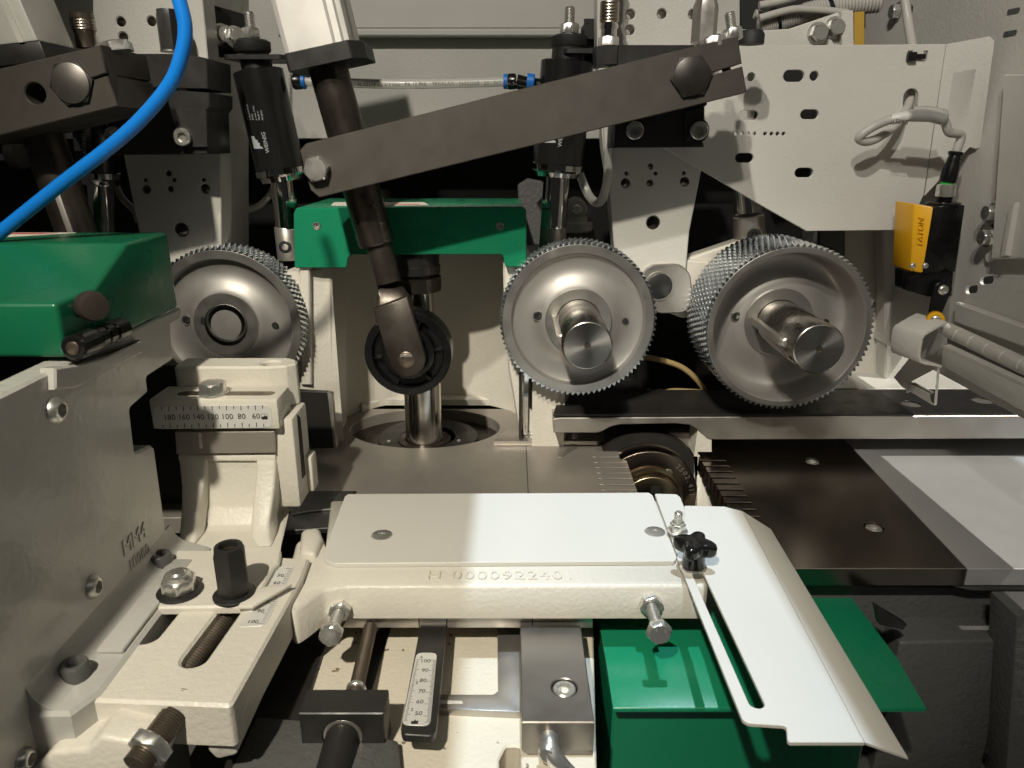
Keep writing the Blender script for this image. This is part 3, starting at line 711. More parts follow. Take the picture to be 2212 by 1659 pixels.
# clear air line printed with its type, push-in fittings at both ends
h0, h1 = at(655, 176, PY(740)), at(1112, 176, PY(740))
al = thing('air_line', 'clear plastic air line with printed text running between the two cylinders', 'hose', h0)
mid = [h0, h0.lerp(h1, .25) + V((0, 0, -1.5)), h0.lerp(h1, .5) + V((0, -2, -2.5)), h0.lerp(h1, .75) + V((0, 0, -1.5)), h1]
mk('hose', sweep(mid, 4.2), clear, al)
q = at(905, 181, PY(733))
mk('printed_text', lettering('N 73378 - 6 x 1 mm - PA 12 PHL - TECALAN - 06002068 - 24 - 067 - 02 42 04', q + V((20, 0, 0)), (1, 0, .012), (0, .25, 1), 4.7, .05), print_k, al, kind='stuff')
for x, s in ((640, 1), (1108, -1)):
    a_ = at(x, 176, PY(740)); u = V((s, 0, 0))
    mk('fitting_body', lathe(a_ - u * 3, u, [(0, 6), (1, 7), (7, 7), (8, 6.4)], 24), blackp, al)
    mk('release_ring', lathe(a_ + u * 5.2, u, [(0, 6.6), (3, 6.6), (3.6, 6)], 24), blue_r, al)
f2 = [at(1116, 176, PY(738)), at(1140, 182, PY(738)), at(1170, 186, PY(738))]
mk('elbow_fitting', sweep(f2, 6.5), blackp, al)
mk('release_ring', lathe(at(1138, 176, PY(730)), (1, 0, -.1), [(0, 7.2), (6, 7.2), (7, 6)], 24), blue_r, al)
# translucent drain hose behind the right column
ah = thing('loop_hose', 'thin translucent hose looping down beside the right column plate', 'hose', at(1280, 430, PY(745)))
mk('hose', sweep([at(1312, 270, PY(700)), at(1314, 330, PY(700)), at(1312, 390, PY(702)), at(1300, 432, PY(715)), at(1285, 436, PY(730)), at(1268, 415, PY(745)), at(1250, 370, PY(750))], 4.2), clear, ah)
ah2 = thing('thin_cable', 'thin grey cable hanging below the left black clamp', 'cable', at(260, 440, PY(712)))
mk('cable', sweep([at(236, 335, PY(715)), at(244, 380, PY(715)), at(262, 425, PY(715)), at(290, 455, PY(715)), at(300, 480, PY(715))], 3.2), cable, ah2)
ah3 = thing('thin_cable', 'thin grey cable curling behind the chromed rod of the leaning cylinder', 'cable', at(560, 440, PY(755)))
mk('cable', sweep([at(594, 398, PY(755)), at(580, 425, PY(755)), at(558, 445, PY(755)), at(535, 455, PY(758))], 3.0), cable, ah3)

# ------------------------------------------------------------------ aluminium actuator, tube, fork and press wheel
aY = 625; pl = PY(aY)
ac = thing('linear_actuator', 'aluminium linear actuator with dark tube passing behind the long arm', 'actuator', at(700, 130, PY(650)))
tl = (at(750, 127, PY(650)) + at(663, 150, PY(650))) / 2; bt = (at(855, 520, PY(650)) + at(773, 536, PY(650))) / 2
dv = (bt - tl).normalized(); sx_ = V((-dv.z, 0, dv.x)); sx_ = sx_ if sx_.x > 0 else -sx_
f0, f1 = at(616, 117, pl), at(753, 87, pl); wA = (f1 - f0).length
ux = (f1 - f0).normalized(); up = V((-ux.z, 0, ux.x)); up = up if up.z > 0 else -up
cen = (f0 + f1) / 2
pr = Pl(cen, ux, V((0, 1, 0)), -up)
h = wA / 2
prof = rc([(-h, 0), (-h + 4, -2), (h - 12, -2), (h - 10, 0), (h - 5, 0), (h - 4, 3), (h, 4), (h, 20), (h - 2, 22), (h - 2, 28), (h, 30), (h, 52), (-h, 52), (-h, 30), (-h + 2, 28), (-h + 2, 22), (-h, 20)], .8, 3)
mk('profile_body', prism([pr.p(u, v, -150) for u, v in prof], -up * -150 if False else (pr.N * 150)), alu, ac)
mk('end_flange', plate(Pl(cen, ux, V((0, 1, 0)), -up), rc([(-h - .5, -4), (h + .5, -4), (h + 9, 14), (h + 9, 54), (-h, 54)], 3), th=13, bev=.8), oxide, ac)
rt = 87 * scl(706, 140, PY(650)) / 2 * .965
Lt = (bt - tl).length
mk('tube', lathe(tl - dv * 6, dv, [(0, rt), (Lt + 4, rt), (Lt + 6, rt - 1.2), (Lt + 6, rt * .7)], 48), tube_m, ac)
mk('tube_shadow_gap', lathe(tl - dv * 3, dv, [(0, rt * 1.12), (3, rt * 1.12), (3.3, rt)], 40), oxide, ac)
fk = PY(636)
nb = (at(793, 553, PY(650)) + at(853, 545, PY(650))) / 2; ne = (at(808, 607, PY(650)) + at(866, 600, PY(650))) / 2
rn = 59 * scl(820, 560, PY(650)) / 2 * .97
mk('piston_neck', lathe(nb - dv * 10, ne - nb, [(0, rn * .97), (4, rn * .97), (9, rn), ((ne - nb).length + 12, rn)], 40), forged, ac)
fkt = mk('fork', loft([
    ring(ne - dv * 1, *axes(dv)[1:], rn, 32),
    [ne + dv * 12 + sx_ * (math.cos(t) * rn * 1.12) + V((0, math.sin(t) * rn * .95 - 1, 0)) for t in [2 * math.pi * i / 32 for i in range(32)]],
    [ne + dv * 22 + sx_ * (max(-1, min(1, math.cos(t) * 1.25)) * rn * 1.33) + V((0, max(-1, min(1, math.sin(t) * 1.5)) * rn * .9 - 2, 0)) for t in [2 * math.pi * i / 32 for i in range(32)]],
    [ne + dv * 34 + sx_ * (max(-1, min(1, math.cos(t) * 1.3)) * rn * 1.45) + V((0, max(-1, min(1, math.sin(t) * 2)) * 7 - 13, 0)) for t in [2 * math.pi * i / 32 for i in range(32)]]]), forged, ac, smooth=60)
# flat fork plate
pl = PY(629)
cc = at(879, 777, pl); kk = scl(879, 777, pl); rf = 40 * kk
tlp, trp = at(808, 678, pl), at(889, 655, pl)
ol = [pl.uv(tlp), pl.uv(trp)]
c2 = pl.uv(cc); base = math.atan2(dv.z, dv.x)
arc = [(c2[0] + rf * math.cos(base + R(92) - R(184) * i / 14), c2[1] + rf * math.sin(base + R(92) - R(184) * i / 14)) for i in range(15)]
mk('fork_blade', plate(pl, rc([pl.uv(at(806, 668, pl)), pl.uv(at(880, 640, pl))], 0) + arc, th=9, bev=1.2), forged, ac, smooth=50)
pinp = at(878, 777, PY(629)); 
mk('axle_pin', lathe(pinp + V((0, 1, 0)), (0, -1, 0), [(0, 7.4), (2.0, 7.4), (2.4, 6.8)], 32), threadm, ac)
mk('axle_flat', box(pinp.x - 5, pinp.x + 5, pinp.y - 2.2, pinp.y - 1.2, pinp.z + 3.0, pinp.z + 5.4), zinc, ac)
wc = at(881, 765, PY(641)); rw_ = 94 * scl(881, 765, PY(641)); A = V((0, 1, 0))
pw = thing('black_press_wheel', 'black ribbed plastic press wheel held in the forged fork', 'wheel', wc)
d_, e1, e2 = axes(A)
mk('wheel_body', loft([ring(wc + A * s, e1, e2, r, 80) for s, r in ((24, rw_ * .3), (24, rw_ - 1), (23, rw_), (1, rw_), (0, rw_ - 1), (0, rw_ * .83), (1, rw_ * .82), (7, rw_ * .79), (7.5, rw_ * .62), (1.5, rw_ * .60), (1, rw_ * .57), (1, rw_ * .48), (4, rw_ * .46), (4.5, rw_ * .25))]), blackp, pw, smooth=30)
for i in range(6):
    an = R(8 + 60 * i); u = V((math.cos(an), 0, math.sin(an))); 
    mk('rib', obox(wc + u * rw_ * .71 + A * 4.4, u, A, u.cross(A), rw_ * .19, 6, 1.6), blackp, pw, bevel=.2)

# ------------------------------------------------------------------ green press block
gY = 684; pl = PY(gY)
gb = thing('press_shoe', 'green painted press shoe with two screws between the left and middle rollers', 'press shoe', at(885, 575, pl))
g = [(634, 462), (640, 449), (1130, 447), (1137, 455), (1137, 577), (1092, 577), (1086, 550), (760, 550), (752, 557), (748, 579), (636, 579)]
mk('front_face', plate(pl, rc(Q(pl, g), {0: 2, 1: 3, 2: 3, 3: 2, 4: 2, 5: 2, 6: 3, 7: 3, 8: 3, 9: 2, 10: 2}), [hole(pl, 685, 489, 8), hole(pl, 1080, 487, 8)], th=6, bev=.8), green, gb)
zt = at(885, 447, pl).z
x0, x1 = at(640, 449, pl).x, at(1130, 447, pl).x
mk('top_face', box(x0 + 1, x1 - 1, gY + 5.5, gY + 120, zt - 6, zt - .6), green, gb, bevel=1)
mk('side_cheek', box(x1 - 6, x1 + .5, gY + 6, gY + 115, zt - 56, zt - 7), green, gb)
for x in (685, 1080):
    q = at(x, 488, PY(gY + 2)); mk('screw', socket(q + V((0, 2, 0)), (0, -1, 0), 2.9, 3, 2.6), zinc, gb); mk('screw_hole', tubeshape(q - V((0, 2.2, 0)), (0, 1, 0), 2.8, 3.6, 2, 24, .2), zinc, gb)
tz = PZ(zt - .3)
st = mk('warning_sticker', plate(tz, rc([(x0 + 26, gY + 22), (x0 + 118, gY + 22), (x0 + 108, gY + 62), (x0 + 20, gY + 62)], 3), th=.2, bev=.02), stick, gb)
mk('sticker_mark', plate(PZ(zt - .15), [(x0 + 40, gY + 30), (x0 + 60, gY + 30), (x0 + 50, gY + 52)], th=.1, bev=.01), yellow, st)
mk('sticker_mark', plate(PZ(zt - .15), [(x0 + 84, gY + 30), (x0 + 108, gY + 30), (x0 + 106, gY + 36), (x0 + 84, gY + 36)], th=.1, bev=.01), print_r, st)

# ------------------------------------------------------------------ long pressure arm with split clamp end
AY = 600; pl = PY(AY)
la = thing('pressure_arm', 'long grey brown steel arm slanting up from the KEF bolt to the split clamp end', 'arm', at(1120, 260, pl))
arm = [(661, 310), (647, 325), (670, 410), (690, 427), (1106, 325), (1606, 202), (1613, 196), (1604, 143), (1536, 163), (1534, 158), (1603, 137), (1594, 77), (1106, 197)]
mk('arm_bar', plate(pl, Q(pl, arm), th=20, bev=.7), bronze, la)
ud = (at(1594, 77, pl) - at(661, 310, pl)).normalized(); nu = V((-ud.z, 0, ud.x))
p = at(686, 365, pl)
bo = mk('bolt', hexhead(p, (0, -1, 0), 17.6, 8, .2), zinc, la)
q = p - V((0, 8.05, 0))
mk('bolt_marking', join(lettering('KEF', q + V((0, 0, 3.4)), ud, nu, 5.4, .25), lettering('8.8', q - V((-.6, 0, 4.2)), ud, nu, 5.6, .25)), zinc, bo)
p = at(1493, 165, pl)
nt_ = mk('clamp_pin', hexhead(p, (0, -1, 0), 27.5, 3, .15), oxide, la)
mk('pin_face', lathe(p - V((0, 2.4, 0)), (0, -1, 0), [(0, 13.6), (1.0, 13.6), (1.4, 13)], 48), turn_d, nt_)
tp_ = at(1560, 86, pl) + V((0, 10, 0))
for (px_, py_, af, hh_) in ((1551, 92, 19, 7),):
    p = at(px_, py_, pl) + V((0, 10, 0)); mk('clamp_nut', hexhead(p - nu * 2, nu, 19, 8, .2), zinc, la)
p = at(1590, 82, pl) + V((0, 8, 0)); mk('clamp_nut', nutshape(p - nu * 1, nu, 13, 9, 4, .4), zinc, la); mk('clamp_stud', stud(p, nu, 4, 19), zinc, la)
p = at(1622, 96, PY(640)); mk('rubber_bumper', lathe(p, (0, 0, 1), [(0, 10), (7, 10), (10, 8), (11, 4)], 28), rubber, la)
q0, q1 = at(1570, 158, PY(AY + 10)), at(1574, 141, PY(AY + 10)); mk('split_screw', stud(q0 - nu * 3, nu, 3.6, 12, 1, 14, False), threadm, la)

# ------------------------------------------------------------------ black clamp blocks
cb1 = thing('clamp_block', 'black clamp block with two socket screws behind the right end of the long arm', 'clamp block', at(1425, 320, PY(660)))
pl = PY(645)
blk = [(1336, 97), (1500, 97), (1528, 225), (1521, 232), (1524, 302), (1518, 304), (1521, 318), (1327, 320)]
mk('block', plate(pl, Q(pl, blk), th=56, bev=.6), oxide, cb1)
mk('block_step', pplate(PY(641), [(1480, 240), (1522, 232), (1521, 304), (1481, 304)], th=5, bev=.4), oxide, cb1)
cube = PY(652)
mk('air_port', pplate(cube, [(1286, 100), (1339, 97), (1340, 138), (1288, 143)], th=24, bev=.6), oxide, cb1)
for x, Yq in ((1370, 645), (1508, 641)):
    p = at(x, 282, PY(Yq)); mk('screw_recess', lathe(p - V((0, .05, 0)), (0, -1, 0), [(0, 9.2), (.2, 9.2)], 32), void, cb1); add_socket(cb1, p, (0, -1, 0), 7.2, 5.5)
qc = thing('quick_coupler', 'knurled brass nickel air coupler standing on the right clamp block', 'coupler', at(1314, 98, PY(665)))
p = at(1314, 99, PY(665)); k = scl(1314, 60, PY(665)); Z = V((0, 0, 1))
mk('base_nut', hexhead(p, Z, 15, 7, .3), zinc, qc)
mk('sleeve', lathe(p + Z * 6.5, Z, [(0, 6.5), (6, 6.5), (6, 7.6), (9, 7.6), (9, 6.9), (11, 6.9)], 32), chrome, qc)
kv, kf = [], []
mk('knurled_sleeve', loft([ring(p + Z * (17 + 1.2 * i), V((1, 0, 0)), V((0, 1, 0)), 7.6 + (.0 if i % 2 else .28), 36, .087 * i) for i in range(14)]), M('knurled nickel', (.42, .37, .30), .3, 1.0, rv=.08), qc, smooth=5)
mk('top_nut', hexhead(p + Z * 34.5, Z, 12, 8, .1), zinc, qc)
mk('top_stem', lathe(p + Z * 42, Z, [(0, 5), (3, 5), (4, 4), (8, 4), (9, 6), (30, 6)], 24), threadm, qc)
so = thing('hex_standoff', 'tall bare steel hexagonal standoff on the right clamp block', 'standoff', at(1519, 95, PY(668)))
mk('hex_post', hexhead(at(1519, 95, PY(668)), Z, 18, 32.5, .5), steel, so)
mk('base_washer', lathe(at(1519, 97, PY(668)), Z, [(0, 10), (1.4, 10)], 28), zinc, so)

cb2 = thing('clamp_block', 'black clamp block with slit and two socket screws behind the blue hose', 'clamp block', at(340, 335, PY(650)))
pl = PY(640)
mk('block', plate(pl, Q(pl, [(230, 190), (395, 196), (452, 200), (453, 229), (444, 240), (448, 333), (232, 335)]), th=52, bev=.6), oxide, cb2)
mk('upper_jaw', plate(pl, Q(pl, [(270, 116), (402, 116), (447, 126), (449, 192), (270, 190)]), th=52, bev=.6), oxide, cb2)
mk('block_step', pplate(PY(636), [(378, 236), (446, 240), (448, 318), (378, 318)], th=5, bev=.4), oxide, cb2)
mk('slit_screw', lathe(at(392, 200, PY(650)), Z, [(0, 4), (8, 4)], 16), zinc, cb2)
for x, y, Yq in ((397, 296, 636), (250, 293, 640)):
    p = at(x, y, PY(Yq)); mk('screw_recess', lathe(p - V((0, .05, 0)), (0, -1, 0), [(0, 9), (.2, 9)], 32), void, cb2); add_socket(cb2, p, (0, -1, 0), 7, 5.5)
so2 = thing('hex_standoff', 'black hexagonal standoff on the left clamp block beside the blue hose', 'standoff', at(372, 112, PY(665)))
mk('hex_post', hexhead(at(373, 111, PY(665)), Z, 17.5, 31, .5), oxide, so2)
mk('base_washer', lathe(at(373, 113, PY(665)), Z, [(0, 9.5), (1.4, 9.5)], 28), zinc, so2)

# ------------------------------------------------------------------ left pressure arm, tube, actuator and coupler
lY = 548; pl = PY(lY)
la2 = thing('pressure_arm', 'short dark split arm with round pin face and open hole at the left edge', 'arm', at(120, 200, PY(580)))
ar = [(-80, 163), (23, 143), (217, 97), (230, 158), (196, 170), (197, 174), (232, 163), (255, 230), (-80, 312)]
mk('arm_bar', plate(pl, Q(pl, ar), [hole(pl, 76, 202, 22, 32)], th=66, bev=.8), bronze, la2)
p = at(157, 180, pl)
npn = mk('clamp_pin', hexhead(p, (0, -1, 0), 26.4, 2.6, .15), oxide, la2)
mk('pin_face', lathe(p - V((0, 2.2, 0)), (0, -1, 0), [(0, 13), (1.2, 13), (1.6, 12.4)], 48), M('pin face steel', (.2, .185, .17), .40, .9, rv=.05), npn)
mk('end_chamfer', prism([at(217, 97, pl), at(255, 230, pl), at(318, 220, PY(600)), at(279, 106, PY(600))], (-1, 2, 0)), bronze, la2)
ua = (at(217, 97, pl) - at(23, 143, pl)).normalized(); na = V((-ua.z, 0, ua.x))
p = at(207, 98, pl) + V((0, 26, 0)); mk('clamp_nut', hexhead(p - na * 2, na, 22, 7, .2), zinc, la2)
tb = thing('linear_actuator', 'aluminium linear actuator with slotted dark tube cut by the left edge', 'actuator', at(100, 300, PY(600)))
T0, T1 = at(84, 270, PY(600)), at(186, 560, PY(600)); dt = (T1 - T0).normalized(); rt2 = 84 * scl(100, 300, PY(600)) / 2
mk('tube', lathe(T0 - dt * 10, dt, [(0, rt2), ((T1 - T0).length, rt2)], 48), tube_m, tb)
sl = T0 + dt * (T1 - T0).length * .70 - V((0, rt2 + .1, 0))
mk('tube_slot', obox(sl + V((2, 1.2, 0)), dt, dt.cross(V((0, 1, 0))), (0, 1, 0), 46, 8, 2), rollm, tb, bevel=.8)
g0, g1 = at(-60, 104, PY(560)), at(82, 88, PY(560)); uu = (g1 - g0).normalized(); upv = V((-uu.z, 0, uu.x)) + V((-.0, 0, 0)); upv = (V((-.28, 0, 1))).normalized()
mk('profile_body', prism([g0, g1, g1 + V((0, 46, 0)), g0 + V((0, 46, 0))], upv * 120), alu, tb, bevel=1.5)
mk('profile_rib', prism([g1 - uu * 13, g1 - uu * 9, g1 - uu * 9 - V((0, 1.5, 0)), g1 - uu * 13 - V((0, 1.5, 0))], upv * 120), alu, tb)
mk('end_flange', hull8([g0, g1 + uu * 1, g1 + V((10, 40, -2)), g0 + V((0, 50, 0))], [q - V((-3, 0, 13)) for q in (g0, g1 + uu * 1, g1 + V((10, 40, -2)), g0 + V((0, 50, 0)))]), oxide, tb, bevel=.8)
qc2 = thing('quick_coupler', 'knurled dark air coupler behind the short left arm', 'coupler', at(188, 100, PY(640)))
p = at(188, 104, PY(640))
mk('sleeve', lathe(p, Z, [(0, 7.5), (10, 7.5), (11, 8), (14, 8)], 32), threadm, qc2)
mk('knurled_sleeve', loft([ring(p + Z * (13 + 1.0 * i), V((1, 0, 0)), V((0, 1, 0)), 8.8 + (.0 if i % 2 else .28), 36, .087 * i) for i in range(9)]), MATS['knurled nickel'], qc2, smooth=5)
mk('cap', lathe(p + Z * 21, Z, [(0, 8.6), (3.4, 8.6), (4, 8)], 32), threadm, qc2)
hs = thing('air_hose', 'bright blue air hose curving across the upper left corner', 'hose', at(300, 262, PY(470)))
hp = [(372, -40), (390, 10), (400, 60), (394, 112), (368, 180), (305, 257), (233, 321), (133, 397), (0, 503), (-60, 553)]
mk('hose', sweep([at(x, y, PY(470)) for x, y in hp], 4.1, 20), blue, hs)
dr = thing('cross_shaft', 'thin polished cross shaft in the dark gap at the left edge', 'shaft', at(10, 340, PY(700)))
mk('shaft', cyl(at(-60, 340, PY(720)), at(26, 340, PY(720)), 3), chrome, dr)
mk('shaft_boss', cyl(at(26, 332, PY(720)), at(48, 332, PY(720)), 14), oxide, dr)

# ------------------------------------------------------------------ big light bracket at right with holes and slots
bY = 690; pl = PY(bY)
bk = thing('switch_bracket', 'large pale sheet metal bracket with slots and holes carrying the limit switch', 'bracket', at(1750, 300, pl))
hs_ = [hole(pl, 1623, 166, 9), hole(pl, 1759, 164, 10)] + [pslot(pl, (x - w, y), (x + w, y), r) for x, y, w, r in
      ((1715, 164, 11, 12), (1749, 247, 10, 10), (1617, 249, 11, 10), (1608, 341, 10, 10), (1737, 373, 10, 10))]
hs_ += [hole(pl, x, 289, 4.2, 10) for x in (1590, 1603, 1616, 1630, 1653, 1667, 1680, 1693)] + [pslot(pl, (1967, 228), (1968, 208), 16)]
hs_ += [Q(pl, [(1962, 110), (1972, 110), (1972, 130), (1962, 130)]), Q(pl, [(1996, 110), (2005, 110), (2003, 130), (1994, 130)])]
mk('main_sheet', plate(pl, Q(pl, [(1430, 318), (1500, 100), (2044, 95), (1996, 420), (1960, 497), (1742, 499), (1659, 452)]), hs_, th=3.5, bev=.4), beige, bk)
e0, e1_ = at(2044, 95, pl), at(1996, 420, pl)
f = [at(2044, 95, pl), at(2138, 78, PY(662)), at(2149, 88, PY(662)), at(2118, 318, PY(668)), at(2108, 322, PY(670)), at(2095, 318, PY(674)), at(1996, 425, pl)]
mk('side_flange', prism(f, (1.5, 3, 0)), beige, bk, bevel=.6)
mk('cable_clip', join(obox(at(1969, 122, PY(bY - 2)), (1, 0, 0), (0, 0, 1), (0, 1, 0), 7, 7, 5), obox(at(1985, 122, PY(bY - 1)), (1, 0, 0), (0, 0, 1), (0, 1, 0), 11, 4, 3)), blackp, bk, bevel=.4)
# beam behind the bracket with two bolts, pad and cable loom
bm_ = thing('support_beam', 'pale support beam with two hex bolts behind the top of the big bracket', 'beam', at(1750, 90, PY(730)))
mk('beam_plate', pplate(PY(735), [(1520, 68), (1640, 66), (1705, 62), (1818, 24), (1842, 24), (1844, 150), (1520, 150)], th=8, bev=1), beige, bm_)
mk('beam_flange', pplate(PY(728), [(1818, 24), (1844, 22), (1846, 140), (1820, 140)], th=8, bev=.8), beige, bm_)
mk('packing_pad', pplate(PY(732), [(1846, 26), (1868, 24), (1868, 140), (1846, 140)], th=10, bev=.6), ochre, bm_)
for x, y in ((1766, 72), (1802, 60)): add_hex(bm_, at(x, y, PY(735)), (0, -1, 0), 13, 8, wr=9.5, rot=.25)
lm = thing('cable_loom', 'grey corrugated conduit and cables tied together in the upper right corner', 'cables', at(1740, 40, PY(760)))
cp = [at(x, y, PY(765)) for x, y in ((1640, 62), (1690, 46), (1750, 26), (1820, 12), (1900, 4))]
mk('corrugated_conduit', sweep(cp, 8, 16, 22, rf=lambda i, n: 9.5 if i % 2 else 8.2), cable, lm, smooth=60)
mk('cable', sweep([at(x, y, PY(752)) for x, y in ((1640, 40), (1680, 28), (1720, 20), (1770, 22), (1830, 28))], 3.4), cable, lm)
mk('cable', sweep([at(x, y, PY(758)) for x, y in ((1640, 12), (1690, 2), (1730, -12))], 3.6), cable, lm)
mk('cable', sweep([at(x, y, PY(770)) for x, y in ((1630, 30), (1680, 40), (1730, 38), (1790, 10), (1830, -10))], 4.0), cable, lm)
for x, y in ((1672, 46), (1787, 20)): mk('cable_tie', tubeshape(at(x, y, PY(764)), (.9, 0, .35), 10, 11.2, 3, 28, .2), blackp, lm)
lp = mk('loom_plate', pplate(PY(800), [(1600, -60), (1870, -60), (1870, 60), (1600, 62)], th=4), void, lm)
vc = thing('hanging_cable', 'grey cable hanging down the side wall to the bracket top', 'cable', at(1965, 90, PY(720)))
mk('cable', sweep([at(1948, -40, PY(735)), at(1956, 10, PY(732)), at(1963, 55, PY(725)), at(1972, 110, PY(705))], 3.9), cable, vc)

# ------------------------------------------------------------------ limit switch with cable
sw = thing('limit_switch', 'yellow and black roller lever limit switch hanging beside the hinge', 'limit switch', at(2020, 690, PY(640)))
sy = 640; pl = PY(sy)
a1, a2, a3, a4 = at(1974, 440, pl), at(2017, 447, PY(sy - 8)), at(1993, 590, PY(sy - 8)), at(1966, 586, pl)
Yl = V((0, 40, 0))
mk('yellow_cover', loft([[a1, a2, a3, a4], [a1 + V((1, 34, 0)), a2 + V((0, 30, 0)), a3 + V((0, 30, 0)), a4 + V((1, 34, 0))]]), yellow, sw, bevel=1.2)
b1, b2, b3, b4 = at(2018, 447, PY(sy - 7)), at(2085, 443, PY(sy + 4)), at(2064, 587, PY(sy + 4)), at(1994, 590, PY(sy - 7))
mk('black_body', loft([[b1, b2, b3, b4], [q + V((0, 30, 0)) for q in (b1, b2, b3, b4)]]), blackp, sw, bevel=.8)
mk('head_block', prism([at(1964, 588, PY(sy - 2)), at(2060, 586, PY(sy - 2)), at(2056, 640, PY(sy - 2)), at(2004, 641, PY(sy - 2)), at(1964, 630, PY(sy - 2))], (0, 26, 0)), blackp, sw, bevel=.8)
ux = (a2 - a1).normalized(); cn = (a1 + a4) / 2 * .5 + (a2 + a3) / 2 * .5
mk('embossed_name', lettering('EATON', (a1 * .52 + a2 * .48) * .62 + (a4 * .52 + a3 * .48) * .38 + V((0, -.6, 0)), (a1 - a4), (a4 - a3), 7, .5), yellow, sw)
for x, y in ((1972, 574), (1999, 574)): mk('screw', button(at(x, y, PY(sy - 9)), (0, -1, 0), 2.6, 1.4), zinc, sw)
L_a, L_b = at(2036, 626, PY(sy - 8)), at(2017, 688, PY(sy - 8)); lp_ = PY(sy - 9)
ca, cb_ = lp_.uv(L_a), lp_.uv(L_b)
dirl = V((cb_[0] - ca[0], cb_[1] - ca[1])).normalized(); an0 = math.atan2(dirl.y, dirl.x)
ol = [(ca[0] + 7.8 * math.cos(an0 + R(95) + R(170) * i / 12), ca[1] + 7.8 * math.sin(an0 + R(95) + R(170) * i / 12)) for i in range(13)] + \
     [(cb_[0] + 4.6 * math.cos(an0 - R(80) + R(160) * i / 8), cb_[1] + 4.6 * math.sin(an0 - R(80) + R(160) * i / 8)) for i in range(9)]
mk('lever', plate(lp_, ol, th=3, bev=.5), blackp, sw)
mk('lever_screw', button(L_a - V((0, 1, 0)), (0, -1, 0), 4.6, 2.2), zinc, sw)
rl = mk('roller', lathe(L_b + V((0, -1, 0)), (-.35, -1, 0), [(0, 6.6), (.8, 7.2), (6, 7.2), (7, 6.4)], 36), yellow, sw)
mk('roller_pin', button(L_b + V((-2.4, -7.6, 0)), (-.35, -1, 0), 4.4, 1.4), zinc, rl)
p = at(2038, 441, PY(sy + 12)); k = scl(2038, 420, pl)
mk('gland_collar', lathe(p - Z * 1, Z, [(0, 13.5), (2, 13.5), (3, 12)], 32), blackp, sw)
mk('gland_thread', stud(p + Z * 1, Z, 6.6, 6, 1.2, 20, False), blackp, sw)
mk('coupling_nut', loft([ring(p + Z * (6 + s), V((1, 0, 0)), V((0, 1, 0)), r, 40) for s, r in ((0, 7), (.6, 7.6), (10, 7.6), (10.6, 7))]), zinc, sw, smooth=8)
mk('green_seal', lathe(p + Z * 16.5, Z, [(0, 5.4), (2, 5.4)], 24), greenr, sw)
dvp = V((.12, 0, 1)).normalized()
mk('plug_body', lathe(p + Z * 18, dvp, [(0, 6.6), (4, 6.9), (12, 6.2), (18, 5.2), (19, 5.2), (22, 4.6), (22.5, 5.8), (25, 5.8), (25.4, 4)], 32), blackp, sw)
wp = p + Z * 18 + dvp * 25
lc = thing('sensor_cable', 'thin grey cable looping from the oval hole to the limit switch plug', 'cable', at(1900, 280, PY(670)))
pts = [wp, wp + V((1.5, 0, 13)), at(2050, 285, PY(648)), at(2038, 260, PY(646)), at(2000, 250, PY(646)), at(1960, 252, PY(648)), at(1925, 258, PY(652)), at(1890, 272, PY(658)), at(1862, 290, PY(660)), at(1856, 300, PY(662)), at(1872, 306, PY(664)), at(1900, 296, PY(668)), at(1935, 270, PY(676)), at(1955, 240, PY(690)), at(1966, 214, PY(700)), at(1968, 190, PY(706))]
mk('cable', sweep(pts, 3.7), cable, lc)
mk('label_sleeve', sweep([at(1960, 252, PY(648)), at(1945, 254, PY(649)), at(1926, 258, PY(651))], 4.4), white, lc)
mk('label_print', lettering('R10S1', at(1945, 262, PY(644.2)), (-1, 0, .1), (0, .4, -1), 5.4, .05), print_k, lc)
mk('clear_sleeve', sweep([at(2040, 254, PY(644)), at(2010, 247, PY(644)), at(1968, 246, PY(645))], 6.2), M('clear sleeve', (.85, .85, .83), .08, trans=.85, ior=1.25), lc)

# ------------------------------------------------------------------ hinged flap, hook bracket
hk = thing('hook_bracket', 'bent sheet metal hook bracket under the yellow lever roller', 'bracket', at(2000, 780, PY(630)))
hy = 612
prof = [(2045, 694), (2025, 704), (1995, 722), (1989, 732), (1983, 770), (1987, 783), (1998, 788), (2022, 792), (2034, 796)]
P_ = [at(x, y, PY(hy)) for x, y in prof]
mk('hook_strip', strip(P_, 34, 2.6, (-.25, 1, 0)), beige, hk, bevel=.5)
wb = P3(at(2024, 793, PY(hy + 2)), at(2017, 876, PY(hy + 10)), at(1950, 780, PY(hy + 52)))
wo = [at(2025, 793, wb), at(2018, 876, wb), at(2012, 874, wb), at(1948, 836, wb), at(1930, 815, wb), at(1962, 776, wb)]
mk('hook_web', plate(wb, [wb.uv(q) for q in wo], [Q(wb, [(1962, 826), (1965, 826), (1961, 848), (1958, 848)]), Q(wb, [(1970, 827), (2012, 848), (2009, 851), (1967, 830)])], th=2.4, bev=.3), beige, hk)
fp = thing('hinged_flap', 'beige sheet metal flap on a long knuckle hinge at the right edge', 'flap', at(2150, 800, PXl(385)))
q0, q1 = at(2046, 712, PXl(384)), at(2300, 832, PXl(384))
n = 7; hd = (q1 - q0).normalized(); hl_ = (q1 - q0).length / n
for i in range(n):
    mk('hinge_knuckle', cyl(q0 + hd * (hl_ * i + .25), q0 + hd * (hl_ * (i + 1) - .25), 6.4, 24, .5), beige, fp)
fw = [at(2036, 752, PXl(374)), at(2300, 878, PXl(374)), at(2300, 940, PXl(374)), at(2034, 790, PXl(374))]
mk('flap_sheet', prism(fw, (2.2, 0, 0)), beige, fp, bevel=.5)
